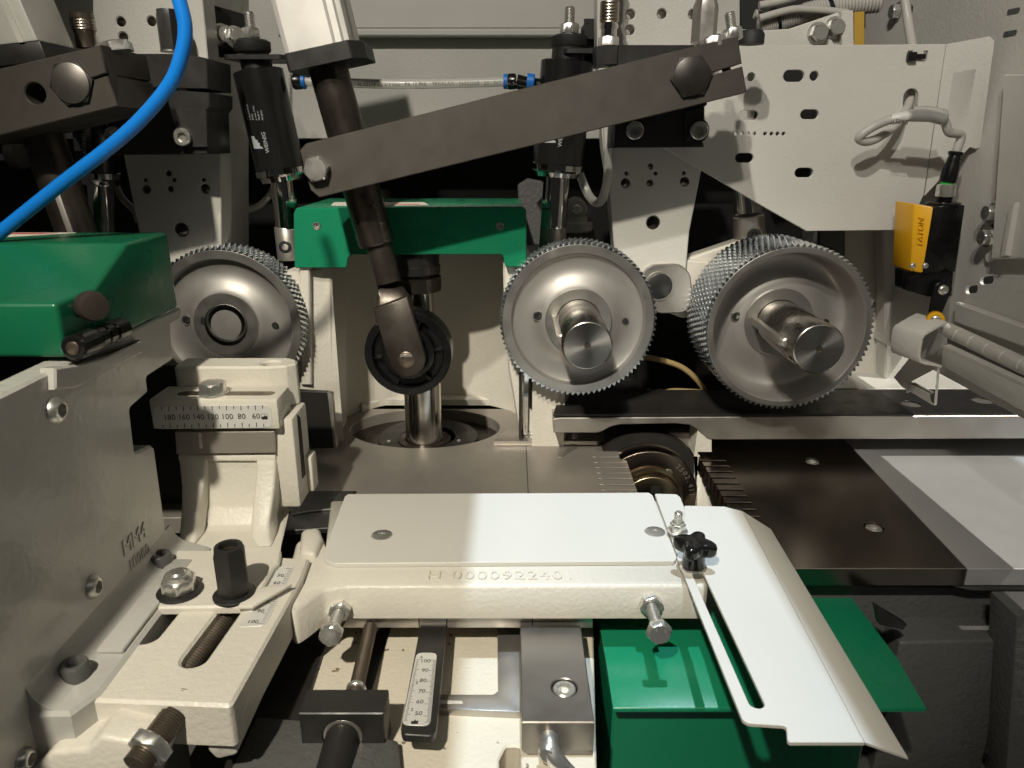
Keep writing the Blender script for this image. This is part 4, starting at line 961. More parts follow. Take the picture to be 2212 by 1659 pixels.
mk('flap_edge', prism([q + V((0, 0, 2.5)) for q in (fw[0], fw[1], fw[1] + V((6, 0, 1)), fw[0] + V((6, 0, 1)))], (0, 0, -2.4)), beige_s, fp)
mk('hinge_leaf', prism([at(2046, 722, PXl(386)), at(2300, 845, PXl(386)), at(2300, 880, PXl(380)), at(2046, 760, PXl(380))], (1.6, 0, 0)), beige, fp)

# ------------------------------------------------------------------ left hood, hinge and grey housing
HX = -240
hd_ = thing('hinged_hood', 'green painted stepped hood with a sticker on top at the left edge', 'hood', (HX - 120, 450, 178))
pf = [(524, 231), (466, 231), (423, 211), (384, 210), (384, 180), (450, 178), (524, 178)]
mk('hood_shell', prism([(HX, y, z) for y, z in pf], (-330, 0, 0)), green_shaded, hd_, bevel=2.5, seg=3)
sk = mk('sticker', plate(PZ(231.3), [(HX - 62, 520), (HX - 250, 520), (HX - 250, 474), (HX - 124, 474)], th=.2, bev=.02), stick, hd_)
mk('sticker_line', plate(PZ(231.5), [(HX - 72, 516), (HX - 240, 516), (HX - 240, 511), (HX - 80, 511)], th=.1, bev=.01), print_r, sk)
mk('sticker_ring', tubeshape((HX - 138, 494, 231.3), (0, 0, 1), 13, 16, .2, 32, .02), print_r, sk)
mk('sticker_bar', plate(PZ(231.5), [(HX - 150, 505), (HX - 146, 506), (HX - 126, 484), (HX - 130, 483)], th=.1, bev=.01), print_r, sk)
hg = thing('hood_hinge', 'black barrel hinge with round dark knob below the green hood', 'hinge', at(210, 720, PXr(HX + 6)))
b0, b1 = at(158, 752, PXr(HX + 5)), at(272, 704, PXr(HX + 5)); bd = (b1 - b0).normalized(); bl = (b1 - b0).length
for i, (s, e, r) in enumerate(((0, .34, 7.2), (.35, .50, 6.2), (.51, .66, 6.2), (.67, .92, 6.6))): mk('hinge_barrel', cyl(b0 + bd * bl * s, b0 + bd * bl * e, r, 12, 1.0), gloss, hg)
mk('pin_end', lathe(b0, -bd, [(0, 3.6), (.6, 3.6), (.9, 3)], 20), threadm, hg)
kp = at(203, 662, PXr(HX + 14)); kn = V((.72, -.69, .06)).normalized()
mk('knob', lathe(kp - kn * 8, kn, [(0, 7), (2, 8.2), (7, 8.2), (9, 7.4), (9.5, 6)], 36), M('brown knob plastic', (.03, .022, .018), .45), hg)
mk('knob_stem', cyl(kp - kn * 8, kp - kn * 8 + V((-9, 4, -3)), 5), oxide, hg)
HW = PXr(HX - 1)
ho = thing('grey_housing', 'big glossy grey painted machine housing with button screws at the left', 'housing', (HX - 20, 330, -60))
px_ = [(394, 662), (391, 688), (369, 700), (375, 778), (317, 816), (321, 848), (281, 884), (292, 978), (328, 961), (334, 965), (366, 1200), (362, 1330)]
uvp = Q(HW, px_); ol = [(100, -170), (100, 177)] + [(uvp[0][0] - 60, 177)] + uvp[:] + [(uvp[-1][0], -170)]
mk('side_wall', plate(HW, rc(ol, 2.5, 3), th=14, bev=1.6), greyp, ho)
mk('gap_shade_sheet', box(-345, -246, 565, 570, -60, 122), void, ho)  # black sheet stands in for the shade behind the wall cutout
pad = [(120, 795), (170, 787), (236, 770), (304, 734), (309, 762), (252, 793), (165, 838), (120, 842)]
mk('hinge_pad', plate(PXr(HX + 3), Q(PXr(HX + 3), pad), th=8, bev=1.0), greyp, ho)
mk('hinge_pad_top', prism([V((HX + 2.6, q.y, q.z + .3)) for q in [at(x, y, PXr(HX + 3)) for x, y in ((165, 787), (304, 735))]] + [V((HX - 4, q.y, q.z + .3)) for q in [at(x, y, PXr(HX + 3)) for x, y in ((304, 735), (165, 787))]], (0, 0, -1)), gloss, ho)
for x, y, r in ((118, 886, 7.4), (198, 1268, 7.0), (50, 1640, 6)): mk('button_screw', button(at(x, y, HW), (1, 0, 0), r, 4.2), zinc, ho)
lu, lw = V((0, 1, -.05)), V((0, .05, 1))
mk('cast_letters', join(lettering('MM4', at(290, 1165, HW), lu, lw, 15, .8, spacing=.95), lettering('10080', at(300, 1205, HW), lu, lw, 11, .7)), greyp, ho, bevel=0)
mk('foot_flange', plate(PZ(20), [(HX - 4, 300), (HX + 20, 300), (HX + 27, 316), (HX + 27, 462), (HX - 4, 476)], th=60, bev=2), greyp, ho)
mk('foot_ridge', prism([(HX + 9, 345, 20), (HX + 24, 345, 20), (HX + 24, 440, 20), (HX + 9, 440, 20)], (0, 0, 3)), greyp, ho, bevel=1.4)
fill = [(HX - 1, 12 * (1 - math.sin(R(a_))) + 20, 12 * (1 - math.cos(R(a_)))) for a_ in (0, 30, 60, 90)]
mk('foot_fillet', loft([[V((HX - 2, y, 19)), V((HX + 13, y, 19)), V((HX + 6, y, 22.5)), V((HX + 1.5, y, 27)), V((HX - 1, y, 34)), V((HX - 2, y, 34))] for y in (302, 466)]), greyp, ho, smooth=60)
for x, y in ((350, 1222), (165, 1462)): add_socket(ho, at(x, y, PZ(20)), (0, 0, 1), 7.2, 9, greyd)

# ------------------------------------------------------------------ left slide: ruler block, tower, foot
ts = thing('slide_tower', 'cream cast slide tower with a ruler marked 180 to 60', 'slide', (-210, 510, 20))
mk('ruler_block', box(-260, -168, 500, 531, 93, 116), cream, ts, bevel=1.6)
up_ = [(-254, 531), (-182, 531), (-170, 534), (-164, 541), (-166, 550), (-174, 556), (-254, 556)]
q = at(586, 784, PZ(131))
mk('upper_block', plate(PZ(131), rc(up_, 4), [circ(q.x, q.y, 7, 24)], th=32, bev=1.5), cream, ts)
mk('body', box(-236, -161, 508, 546, 26, 98), cream, ts, bevel=2)
mk('side_slot', prism([(-160.6, 518, 45), (-160.6, 527, 45), (-160.6, 527, 92), (-160.6, 520, 97)], (-.8, 0, 0)), void, ts)
mk('side_guide', box(-162, -156, 530, 545, 28, 58), cream, ts, bevel=2)
mk('slot', plate(PZ(116.25), stadium((-240, 513), (-178, 513), 4.5), th=.4, bev=.05), threadm, ts)
add_hex(ts, at(461, 852, PZ(116)) + V((0, 1, 0)), (0, 0, 1), 17, 8, wr=10.5, rot=.12)
spn = PY(499.7)
s1 = [(330, 878), (586, 875), (588, 924), (333, 927)]
scp = mk('scale_plate', plate(spn, rc(Q(spn, s1), 5), th=.5, bev=.08), scale_m, ts)
tk = PY(499.55); tks = []
def tick(pl, a, b, w): 
    pa, pb = pl.uv(at(*a, pl)), pl.uv(at(*b, pl)); 
    return plate(pl, [(pa[0] - w, pa[1]), (pa[0] + w, pa[1]), (pb[0] + w, pb[1]), (pb[0] - w, pb[1])], th=.1, bev=.01)
for i in range(15):
    x = 349 + 15.55 * i; l = 10 if i % 2 else 7
    tks.append(tick(tk, (x, 878.4 - i * .2), (x + .6, 878.4 + l - i * .2), .26)); tks.append(tick(tk, (x + 3.2, 925.2 - i * .2), (x + 2.6, 925.2 - l - i * .2), .26))
mk('scale_ticks', join(*tks), print_k, scp, kind='stuff')
for i, s in enumerate(('180', '160', '140', '120', '100', '80', '60')):
    mk('scale_number', lettering(s, at(366 + 31.2 * i, 902 - .4 * i, tk), (1, 0, 0), (0, 0, 1), 5.9, .04), print_k, scp)
lg = at(571, 900, tk)
mk('scale_emblem', plate(tk, [(tk.uv(lg)[0] + u, tk.uv(lg)[1] + v) for u, v in ((-2.2, -2.2), (2.2, -2.2), (2.2, .6), (.6, .3), (.6, 1.4), (-.8, -.2), (-2.2, .2))], th=.05, bev=.01), print_k, scp)
outlw = [(tk.uv(lg)[0] + u, tk.uv(lg)[1] + v) for u, v in ((-2.2, -2.2), (2.2, -2.2), (2.2, 2.2), (-2.2, 2.2))]
mk('scale_emblem', plate(tk, outlw, [[(tk.uv(lg)[0] + u * .9, tk.uv(lg)[1] + v * .9) for u, v in ((-2.2, -2.2), (2.2, -2.2), (2.2, 2.2), (-2.2, 2.2))]], th=.05, bev=.01), print_k, scp)
s2 = PY(503)
mk('steel_strip', pplate(s2, [(378, 934), (592, 932), (593, 978), (381, 981)], th=6, bev=.4), tabl, ts)
mk('index_mark', pplate(PY(502.6), [(428, 936), (434, 936), (437, 968), (431, 970)], th=.6, bev=.1), white, ts)
c0, c1 = at(382, 980, PY(507)), at(594, 978, PY(507)); f0, f1 = at(380, 1206, PZ(20)), at(606, 1206, PZ(20))
rows = ((980, 385, 594, 507, 2), (1010, 388, 594, 504, 4), (1050, 392, 592, 498, 9), (1095, 392, 586, 490, 14), (1135, 389, 579, 482, 14), (1162, 386, 580, 474, 8), (1182, 384, 588, 466, 2), (1196, 382, 600, 458, 0), (1208, 380, 606, 450, 0))
def rowpts(px0, px1, py, Yq, back=540):
    a_, b_ = at(px0, py, PY(Yq)), at(px1, py, PY(Yq)); return [a_, b_, V((min(b_.x, -174) + .5, back, b_.z)), V((a_.x, back, a_.z))]
mk('web', loft([rowpts(l, r, y, Yq + o_, 540 - 8 * max(0, k - 4)) for k, (y, l, r, Yq, o_) in enumerate(rows)]), cream, ts, bevel=1.5, smooth=60)
ribr = (447, 444, 439, 430, 424, 421, 418)
mk('rib', loft([rowpts(rows[k][1] - 1, ribr[k], rows[k][0], rows[k][3] - .5, rows[k][3] + 20) for k in range(7)]), cream, ts, bevel=1.8, smooth=60)
ribl = (552, 553, 550, 545, 541, 543, 556)
mk('rib', loft([rowpts(ribl[k], rows[k][2] + 1, rows[k][0], rows[k][3] - .2, rows[k][3] + 22) for k in range(7)]), cream, ts, bevel=1.8, smooth=60)
mk('top_rib', loft([rowpts(384, 595, y, Yq, 520) for y, Yq in ((979, 506.5), (997, 505))]), cream, ts, bevel=1.5)
ft = [(340, 1312), (350, 1268), (372, 1222), (380, 1188), (608, 1188), (604, 1214), (592, 1226), (546, 1309)]
mk('foot', plate(PZ(22), rc(Q(PZ(22), ft), 2), th=5, bev=1.2), cream, ts)
pz = PZ(23.5)
mk('pointer', prism([at(x, y, pz) for x, y in ((512, 1311), (540, 1276), (592, 1262), (631, 1261), (546, 1309))], (0, 0, -2)), cream, ts, bevel=.4)
def hexpost(par, x, y, z, wr_, af, h, mat, wm):
    p = at(x, y, PZ(z)); mk('washer', lathe(p, Z, [(0, wr_), (1.2, wr_), (1.8, wr_ - .8)], 36), wm, par); return p + Z * 1.6
nl = thing('lock_nut', 'zinc lock nut on a black washer at the left foot of the slide', 'nut', at(389, 1272, PZ(22)))
p = hexpost(nl, 389, 1278, 22.1, 13.8, 0, 0, oxide, oxide)
mk('nut', nutshape(p, Z, 18.5, 9, 5.6, .25), zinc, nl); mk('nut_collar', lathe(p + Z * 8.8, Z, [(0, 8.2), (2, 8.0), (3, 6.6)], 32), zinc, nl); mk('stud_end', stud(p + Z * 8, Z, 5.4, 5), zinc, nl)
nh = thing('hex_coupling_nut', 'tall black hexagonal coupling nut with threaded bore beside the lock nut', 'coupling nut', at(505, 1285, PZ(22)))
p = hexpost(nh, 507, 1285, 22.1, 13, 0, 0, oxide, oxide)
mk('hex_body', nutshape(p, Z, 17.6, 33, 5.2, .3), oxide, nh); mk('bore_bottom', lathe(p + Z * 14, Z, [(0, 5.4), (1, 5.4)], 20), void, nh); mk('bore_thread', loft([ring(p + Z * (16 + .8 * i), V((1, 0, 0)), V((0, 1, 0)), 5.05 if i % 2 else 4.7, 24) for i in range(18)], False, False), threadm, nh, smooth=80)

sb = thing('slotted_slide_block', 'cream cast slide base block with two long slots in the lower left', 'block', (-180, 380, -20))
pz = PZ(17.8)
top = [(360, 1290), (185, 1504), (190, 1512), (494, 1524), (504, 1516), (652, 1250), (668, 1206), (380, 1190)]
mk('block', plate(pz, rc(Q(pz, top), {1: 3, 2: 3, 3: 3, 4: 3}), [pslot(pz, (317, 1372), (410, 1262), 27), pslot(pz, (420, 1422), (530, 1272), 27)], th=26, bev=1.6), cream, sb)
Yf_ = at(190, 1512, pz).y
mk('front_leg', prism([at(440, 1568, PY(Yf_ + 1)), at(505, 1528, PY(Yf_ + 1)), at(518, 1560, PY(Yf_ + 1)), at(512, 1632, PY(Yf_ + 1)), at(468, 1642, PY(Yf_ + 1)), at(448, 1622, PY(Yf_ + 1))], (0, 90, 0)), cream, sb, bevel=2)
mk('slot_floor', prism([(-232, Yf_ + 6, -12), (-150, Yf_ + 6, -12), (-150, 470, -12), (-232, 470, -12)], (0, 0, -4)), greyd, sb)
p0_, p1_ = at(404, 1448, PZ(7)), at(540, 1266, PZ(7))
ls = mk('lead_screw', stud(p0_ - (p1_ - p0_) * .2, p1_ - p0_, 6.2, (p1_ - p0_).length * 1.15, 2.2, 20, False), threadm, sb)
mk('grease_smear', sweep([at(506, 1322, PZ(4)), at(512, 1318, PZ(5)), at(518, 1326, PZ(3))], 3.2), grease, sb)
scl2 = PZ(18.15)
sc2 = mk('scale_plate', plate(scl2, rc(Q(scl2, [(584, 1226), (636, 1222), (576, 1346), (566, 1352), (518, 1354), (520, 1346)]), 1.5), th=.4, bev=.05), scale_m, sb)
t2 = PZ(18.3)
for s, x, y in (('50', 606, 1243), ('60', 598, 1259), ('80', 574, 1300), ('90', 563, 1320), ('100', 546, 1343)):
    mk('scale_number', lettering(s, at(x, y, t2), (1, 0, 0), (0, 1, 0), 4.6, .04), print_k, sc2)
ed0, ed1 = at(634, 1228, t2), at(574, 1346, t2); tks = []
for i in range(31):
    q = ed0.lerp(ed1, i / 30); l = 5 if i % 5 == 0 else 3
    tks.append(plate(t2, [(q.x - l, q.y - .14), (q.x - .6, q.y - .14), (q.x - .6, q.y + .14), (q.x - l, q.y + .14)], th=.05, bev=.01))
mk('scale_ticks', join(*tks), print_k, sc2, kind='stuff')
p0_, p1_ = at(330, 1606, PY(Yf_ - 16)), at(384, 1534, PY(Yf_ + 2))
fs2 = thing('adjusting_screw', 'dark threaded adjusting screw with lock nut in front of the slide base', 'screw', p0_)
ddd = (p1_ - p0_).normalized()
mk('threaded_rod', stud(p0_ - ddd * 12, ddd, 7.0, (p1_ - p0_).length + 20, 1.4, 20, False), threadm, fs2)
mk('lock_nut', nutshape(p0_ - ddd * 6, ddd, 20, 7, 6.8, .2), zinc, fs2)
fc = thing('front_foot_casting', 'cream cast foot at the bottom left corner under the adjusting screw', 'casting', at(210, 1659, PY(290)))
mk('casting', prism([at(x, y, PY(292)) for x, y in ((60, 1672), (110, 1624), (186, 1620), (215, 1590), (340, 1612), (352, 1640), (300, 1760), (60, 1760))], (0, 26, 0)), cream, fc, bevel=3, seg=3)

# ------------------------------------------------------------------ cast beam with white cover plate
bmz = 12
cbm = thing('cast_beam', 'cream cast beam embossed H 0000922401 carrying the white cover plate', 'casting', (0, 440, -12))
bo_ = [(612, 1280), (640, 1168), (694, 1150), (703, 1176), (715, 1080), (1462, 1080), (1530, 1258), (1522, 1266), (752, 1266), (700, 1274), (660, 1304), (632, 1322)]
mk('beam', plate(PZ(bmz), rc(Q(PZ(bmz), bo_), {0: 4, 1: 6, 2: 5, 6: 3, 7: 3, 8: 8, 9: 8, 10: 8, 11: 4}), th=25, bev=2.2), cream, cbm, smooth=50)
mk('end_lug', prism([at(x, y, PZ(17)) for x, y in ((646, 1192), (650, 1142), (690, 1136), (698, 1160), (682, 1196))], (0, 0, -20)), cream, cbm, bevel=4, seg=3)
mk('embossed_number', lettering('H 0000922401', at(1082, 1245, PZ(bmz)), (1, 0, .0), (0, 1, 0), 14.5, 1.0, spacing=1.17), cream, cbm, smooth=30)
Yb = at(1000, 1266, PZ(bmz)).y
for x, y, L_ in ((736, 1313, 26), (1404, 1300, 30)):
    p = at(x, y, PY(Yb + .5)); q = V((0, -1, 0))
    mk('stop_nut', nutshape(p, q, 13.5, 6.5, 4.0, .2), zinc, cbm)
    bb = mk('stop_bolt', stud(p, q, 4.0, L_, 1.25, 18, False), zinc, cbm); mk('bolt_head', hexhead(p + q * (L_ - .5), q, 14, 5.6, .25), zinc, bb)
    mk('head_marking', join(*[lettering(c_, p + q * (L_ + 5.15) + V((4 * math.cos(a_), 0, 4 * math.sin(a_))), (1, 0, 0), (0, 0, 1), 2.6, .15) for c_, a_ in (('8', 2.2), ('.', 4.6), ('8', .6))]), zinc, bb)
wz = 15.4
wc_ = thing('cover_plate', 'white powder coated cover plate fixed with two countersunk screws', 'plate', (0, 500, wz))
w1 = [(745, 1072), (752, 1067), (1402, 1064), (1410, 1070), (1462, 1204), (1458, 1212), (722, 1217), (700, 1208), (698, 1196)]
csk = [at(825, 1155, PZ(wz)), at(1415, 1148, PZ(wz))]
mk('sheet', plate(PZ(wz), rc(Q(PZ(wz), w1), {0: 2, 1: 2, 2: 2, 3: 2, 4: 3, 5: 3, 6: 6, 7: 6, 8: 4}), [circ(q.x, q.y, 7.6, 28) for q in csk], th=3, bev=.3), white, wc_)
for x, y in ((825, 1155), (1415, 1148)): countersunk(wc_, at(x, y, PZ(wz)), (0, 0, 1), 7.5)
wc2 = thing('side_cover_plate', 'narrow white plate beside the cover plate under the star knob', 'plate', (115, 500, wz))
w2 = [(1414, 1066), (1462, 1067), (1470, 1074), (1520, 1200), (1526, 1240), (1484, 1240), (1466, 1206)]
mk('sheet', plate(PZ(wz + .0), rc(Q(PZ(wz), w2), {0: 2, 1: 3, 2: 3}), th=3, bev=.5), white, wc2)
# slotted guide sheet with sloping lip
gz = 18.6
gs = thing('guide_sheet', 'long white slotted guide sheet with sloping lip reaching to the lower right', 'guide', (150, 400, gz))
G = PZ(gz)
g1 = [(1478, 1092), (1565, 1094), (1604, 1104), (1868, 1603), (1706, 1603), (1701, 1598), (1699, 1572), (1694, 1567), (1618, 1562), (1604, 1555), (1589, 1518), (1462, 1204), (1476, 1180)]
mk('flat_sheet', plate(G, rc(Q(G, g1), {0: 2, 3: 0, 4: 2, 7: 2, 8: 3, 9: 3}), [pslot(G, (1508, 1240), (1634, 1518), 13)], th=2, bev=.3), white, gs)
a0, a1 = at(1604, 1104, G), at(1868, 1603, G)
mk('lip', prism([a0, a1, a1 + V((22, 0, -9)), a0 + V((19, -12, -9))], (.7, 0, -1.9)), white, gs, bevel=.2)
sk_ = thing('star_knob', 'glossy black four lobed star knob clamping the slotted guide', 'knob', at(1497, 1226, PZ(gz)))
p = at(1497, 1226, PZ(gz))
mk('washer', lathe(p, Z, [(0, 9), (1.2, 9), (1.6, 8.4)], 36), zinc, sk_)
mk('stem', lathe(p + Z * 1.6, Z, [(0, 7.6), (1, 7.8), (9, 7.2), (11, 8)], 36), gloss, sk_)
def star(r, z): return [p + Z * z + V((math.cos(t), math.sin(t), 0)) * r * (1 + .27 * math.cos(4 * t + 1.9)) for t in [2 * math.pi * i / 72 for i in range(72)]]
mk('lobes', loft([star(8, 11.5), star(10.6, 12.3), star(11.4, 14), star(11.6, 18), star(11.0, 20.2), star(9.6, 21.2), star(6, 21.0), star(2, 21.0)]), gloss, sk_, smooth=60)
sn = thing('stud_with_nut', 'zinc stud with nut and washer behind the star knob', 'nut', at(1463, 1147, PZ(gz)))
p = at(1463, 1148, PZ(gz)); mk('washer', lathe(p, Z, [(0, 7.6), (1, 7.6), (1.3, 7)], 32), zinc, sn); mk('nut', nutshape(p + Z * 1.3, Z, 10.5, 5.5, 3, .2), zinc, sn); mk('nut_collar', lathe(p + Z * 6.5, Z, [(0, 4.6), (1.4, 4.4)], 24), zinc, sn); mk('stud', stud(p + Z * 3, Z, 3, 13, 1), zinc, sn)

# ------------------------------------------------------------------ lower middle: base casting, screws, scale
lo = thing('bed_casting', 'cream lower bed casting with machined steel strips below the cast beam', 'casting', (-20, 380, -80))
z0 = -44
mk('rough_panel', plate(PZ(z0), Q(PZ(z0), [(700, 1310), (1280, 1310), (1290, 1720), (800, 1720), (660, 1520)]), [rc(Q(PZ(z0), [(1078, 1640), (1092, 1612), (1124, 1612), (1126, 1700), (1078, 1700)]), 3)], th=30, bev=1), cream_d, lo)
mk('machined_strip', prism([at(x, y, PZ(z0 + 5)) for x, y in ((1074, 1330), (1128, 1330), (1132, 1538), (946, 1530), (950, 1500), (1066, 1500), (1076, 1492))], (0, 0, -6)), steel, lo, bevel=.4)
mk('white_mark', pplate(PZ(z0 + 5.3), [(947, 1512), (998, 1514), (1000, 1519), (947, 1520)], th=.3, bev=.05), white, lo)
Ym = Yb + 6
mk('ground_edge', prism([at(752, 1330, PY(Ym)), at(1280, 1330, PY(Ym)), at(1280, 1356, PY(Ym)), at(740, 1356, PY(Ym))], (0, 30, 0)), steel, lo, bevel=.3)
for x in (905, 965, 1150): mk('edge_joint', box(at(x, 1340, PY(Ym)).x - .4, at(x, 1340, PY(Ym)).x + .4, Ym - .15, Ym + 1, at(x, 1356, PY(Ym)).z, at(x, 1331, PY(Ym)).z), oxide, lo)
mk('shade_plate', prism([at(x, y, PZ(z0 + 3)) for x, y in ((612, 1310), (722, 1335), (700, 1400), (668, 1500), (700, 1560), (560, 1700), (470, 1700), (560, 1440))], (0, 0, -2)), oxide, lo)  # black plate stands in for the shadow left of the casting
mk('grey_web', prism([at(x, y, PZ(z0 + 8)) for x, y in ((555, 1548), (652, 1556), (860, 1600), (870, 1720), (470, 1720))], (0, 0, -6)), greyd, lo, bevel=1)
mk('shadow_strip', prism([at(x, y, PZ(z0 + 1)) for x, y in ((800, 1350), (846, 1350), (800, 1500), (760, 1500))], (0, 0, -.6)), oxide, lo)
s2_ = thing('feed_screw', 'dark threaded feed screw running under the cast beam to the black block', 'screw', at(770, 1490, PZ(-24)))
p0_, p1_ = at(768, 1496, PZ(-24)), at(806, 1330, PZ(-24)); mk('thread', stud(p0_ - (p1_ - p0_) * .1, p1_ - p0_, 4.6, (p1_ - p0_).length * 1.15, 2.0, 18, False), threadm, s2_)
mk('screw_collar', cyl(at(800, 1352, PZ(-24)), at(807, 1326, PZ(-24)), 6.5), oxide, s2_)
mk('thrust_ring', cyl(at(768, 1494, PZ(-24)), at(770, 1486, PZ(-24)), 6), zinc, s2_)
bb_ = thing('bearing_block', 'black steel bearing block with a round bar at the bottom edge', 'block', (-96, 348, -60))
xa, xb, ya, yb, zt = at(645, 1541, PZ(-15)).x, at(828, 1541, PZ(-15)).x, at(700, 1541, PZ(-15)).y, at(700, 1490, PZ(-15)).y, -15
fpl = PY(ya); bc = at(740, 1592, fpl); rb_ = 43 * scl(740, 1592, fpl)
mk('block', plate(fpl, [(xa, -90), (xb, -90), (xb, zt), (xa, zt)], [circ(bc.x, bc.z, rb_, 32)], th=yb - ya, bev=.6), oxide, bb_)
mk('bore', lathe(bc + V((0, 6, 0)), (0, -1, 0), [(0, rb_ * 1.0), (.5, rb_ * 1.0)], 32), steel, bb_)
mk('bore_ring', tubeshape(bc + V((0, .6, 0)), (0, 1, 0), rb_ * .8, rb_ * .99, 4, 36, .3), steel, bb_)
mk('round_bar', cyl(bc + V((0, 8, 0)), bc + V((-3, -60, -12)), 9.6, 32, .6), oxide, bb_)
for x in (650, 820): mk('screw', socket(at(x + (10 if x < 700 else -14), 1650, PY(ya)), (0, -1, 0), 4.5, 3, 4), zinc, bb_)
scb = thing('scale_bar', 'black bar with a small silver scale numbered 50 to 100', 'scale', at(910, 1580, PZ(-24)))
zb = -22
mk('bar', plate(PZ(zb), rc(Q(PZ(zb), [(910, 1340), (965, 1340), (942, 1576), (934, 1590), (870, 1586), (866, 1572)]), {3: 3, 4: 3}), th=5, bev=.5), oxide, scb)
sp3 = PZ(zb + .3)
sc3 = mk('scale_plate', plate(sp3, rc(Q(sp3, [(900, 1410), (944, 1410), (929, 1568), (868, 1566)]), 4), th=.4, bev=.05), scale_m, scb)
t3 = PZ(zb + .45)
for s, x, y in (('4', 910, 1420), ('100', 919, 1428), ('90', 918, 1448), ('3', 900, 1475), ('80', 914, 1470), ('70', 911, 1493), ('60', 907, 1516), ('2', 890, 1533), ('50', 904, 1541)):
    mk('scale_number', lettering(s, at(x, y, t3), (1, 0, 0), (0, 1, 0), 4.4 if len(s) > 1 else 3.4, .04), print_k, sc3)
ea, eb = at(943, 1426, t3), at(930, 1560, t3); la_, lb_ = at(899, 1424, t3), at(872, 1556, t3); tks = []
for i in range(56):
    q = ea.lerp(eb, i / 55); q2 = la_.lerp(lb_, i / 55); l = 4.6 if i % 10 == 0 else (3.2 if i % 5 == 0 else 2.2)
    tks.append(plate(t3, [(q.x - l, q.y - .11), (q.x - .3, q.y - .11), (q.x - .3, q.y + .11), (q.x - l, q.y + .11)], th=.05, bev=.01))
    tks.append(plate(t3, [(q2.x + .3, q2.y - .11), (q2.x + l * .7, q2.y - .11), (q2.x + l * .7, q2.y + .11), (q2.x + .3, q2.y + .11)], th=.05, bev=.01))
mk('scale_ticks', join(*tks), print_k, sc3, kind='stuff')
lg = at(896, 1558, t3); mk('scale_emblem', plate(t3, [(lg.x + u, lg.y + v) for u, v in ((-2, -2), (2, -2), (2, .6), (.6, .2), (.4, 1.6), (-.8, 0), (-2, .4))], th=.05, bev=.01), print_k, sc3)
kb = thing('steel_clamp_block', 'bare machined steel block with a sunk socket screw left of the green cover', 'block', (25, 380, -60))
xa, xb = at(1127, 1560, PZ(-20)).x, at(1284, 1558, PZ(-20)).x; ya, yb = at(1200, 1560, PZ(-20)).y, at(1200, 1350, PZ(-20)).y
sc_ = at(1219, 1485, PZ(-20))
mk('block', plate(PZ(-20), [(xa, ya), (xb, ya), (xb, yb), (xa, yb)], [circ(sc_.x, sc_.y, 8, 28)], th=20, bev=.6), blocks, kb)
mk('block_front', prism([V((xa, ya + .6, -40)), V((xb, ya + .6, -40)), V((xb, ya + .6, -62)), V((xa + 18, ya + .6, -62))], (0, 60, 0)), blocks, kb, bevel=.4)
mk('recess', lathe((sc_.x, sc_.y, -27), Z, [(0, 8.2), (.5, 8.2)], 28), oxide, kb)
add_socket(kb, (sc_.x, sc_.y, -26.6), (0, 0, 1), 7, 6.2)
ge = thing('grease_elbow', 'small brass nickel elbow grease fitting under the steel block', 'fitting', at(1190, 1600, PY(ya)))
p = at(1186, 1598, PY(ya))
mk('elbow', sweep([p + V((0, 2, 2)), p + V((0, -5, 1)), p + V((2, -9, -3)), p + V((7, -11, -9))], 5.2, 16), zinc, ge)
mk('ball_end', lathe(p + V((-1, -8, -1)), (-.3, -1, .3), [(0, 6), (2, 5.6), (4, 3.6)], 20), zinc, ge)
mk('ferrule', hexhead(p + V((7, -11, -9)), (.7, -.3, -.6), 9, 6), zinc, ge)
mk('tail_tube', sweep([p + V((11, -12.5, -12.5)), p + V((18, -15, -17)), p + V((26, -17, -20))], 2.6), clear, ge)

# ------------------------------------------------------------------ green chip cover, lower right body
gc = thing('chip_cover', 'green sheet chip cover with drooping front lip below the white guide', 'cover', (158, 430, -60))
pf = [V((61, 500, -35)), V((61, 410, -35)), V((61, 404, -35.6)), V((61, 375, -41)), V((61, 372, -42))]
pz = PZ(-35)
mk('top_sheet', loft([[V((x, q.y, q.z)), V((x, q.y, q.z - 3))] + [V((x, q.y, q.z - 3)), V((x, q.y, q.z))][:0] for q in pf for x in ()] or [[V((62, 500, -35)), V((62, 410, -35)), V((62, 373, -41.5)), V((63, 372.4, -44.5)), V((62, 410, -38)), V((62, 500, -38))],
                       [V((256, 500, -35)), V((256, 410, -35)), V((256, 373, -41.5)), V((256, 372.4, -44.5)), V((256, 410, -38)), V((256, 500, -38))]]), green, gc, bevel=.8)
mk('front_panel', plate(PY(384), [(64, -190), (228, -190), (228, -40.5), (64, -40.5)], th=110, bev=1.5), green, gc)
rbm = thing('lower_frame', 'dark grey cast machine frame below the table in the lower right corner', 'frame', (380, 420, -120))
mk('rear_frame', pplate(PY(480), [(1740, 1262), (2260, 1272), (2260, 1400), (1740, 1400)], th=20, bev=1), greyd, rbm)
zq = -52
tq = [at(x, y, PZ(zq)) for x, y in ((1900, 1306), (2104, 1306), (2190, 1382), (1944, 1388))]
mk('frame_block', hull8(tq, [V((q.x + (-3 if i in (0, 3) else 0), q.y, q.z - 150)) for i, q in enumerate(tq)]), greyd, rbm, bevel=2.5, seg=3)
tq2 = [at(x, y, PZ(zq + 1)) for x, y in ((2110, 1306), (2150, 1308), (2190, 1340), (2184, 1352), (2168, 1352), (2192, 1380))]
mk('machined_pad', prism(tq2, (0, 0, -4)), greyp, rbm, bevel=.6)
mk('side_web', prism([at(2196, 1330, PY(430)), at(2300, 1330, PY(430)), at(2300, 1720, PY(430)), at(2170, 1720, PY(430))], (0, 30, 0)), greyd, rbm, bevel=2)
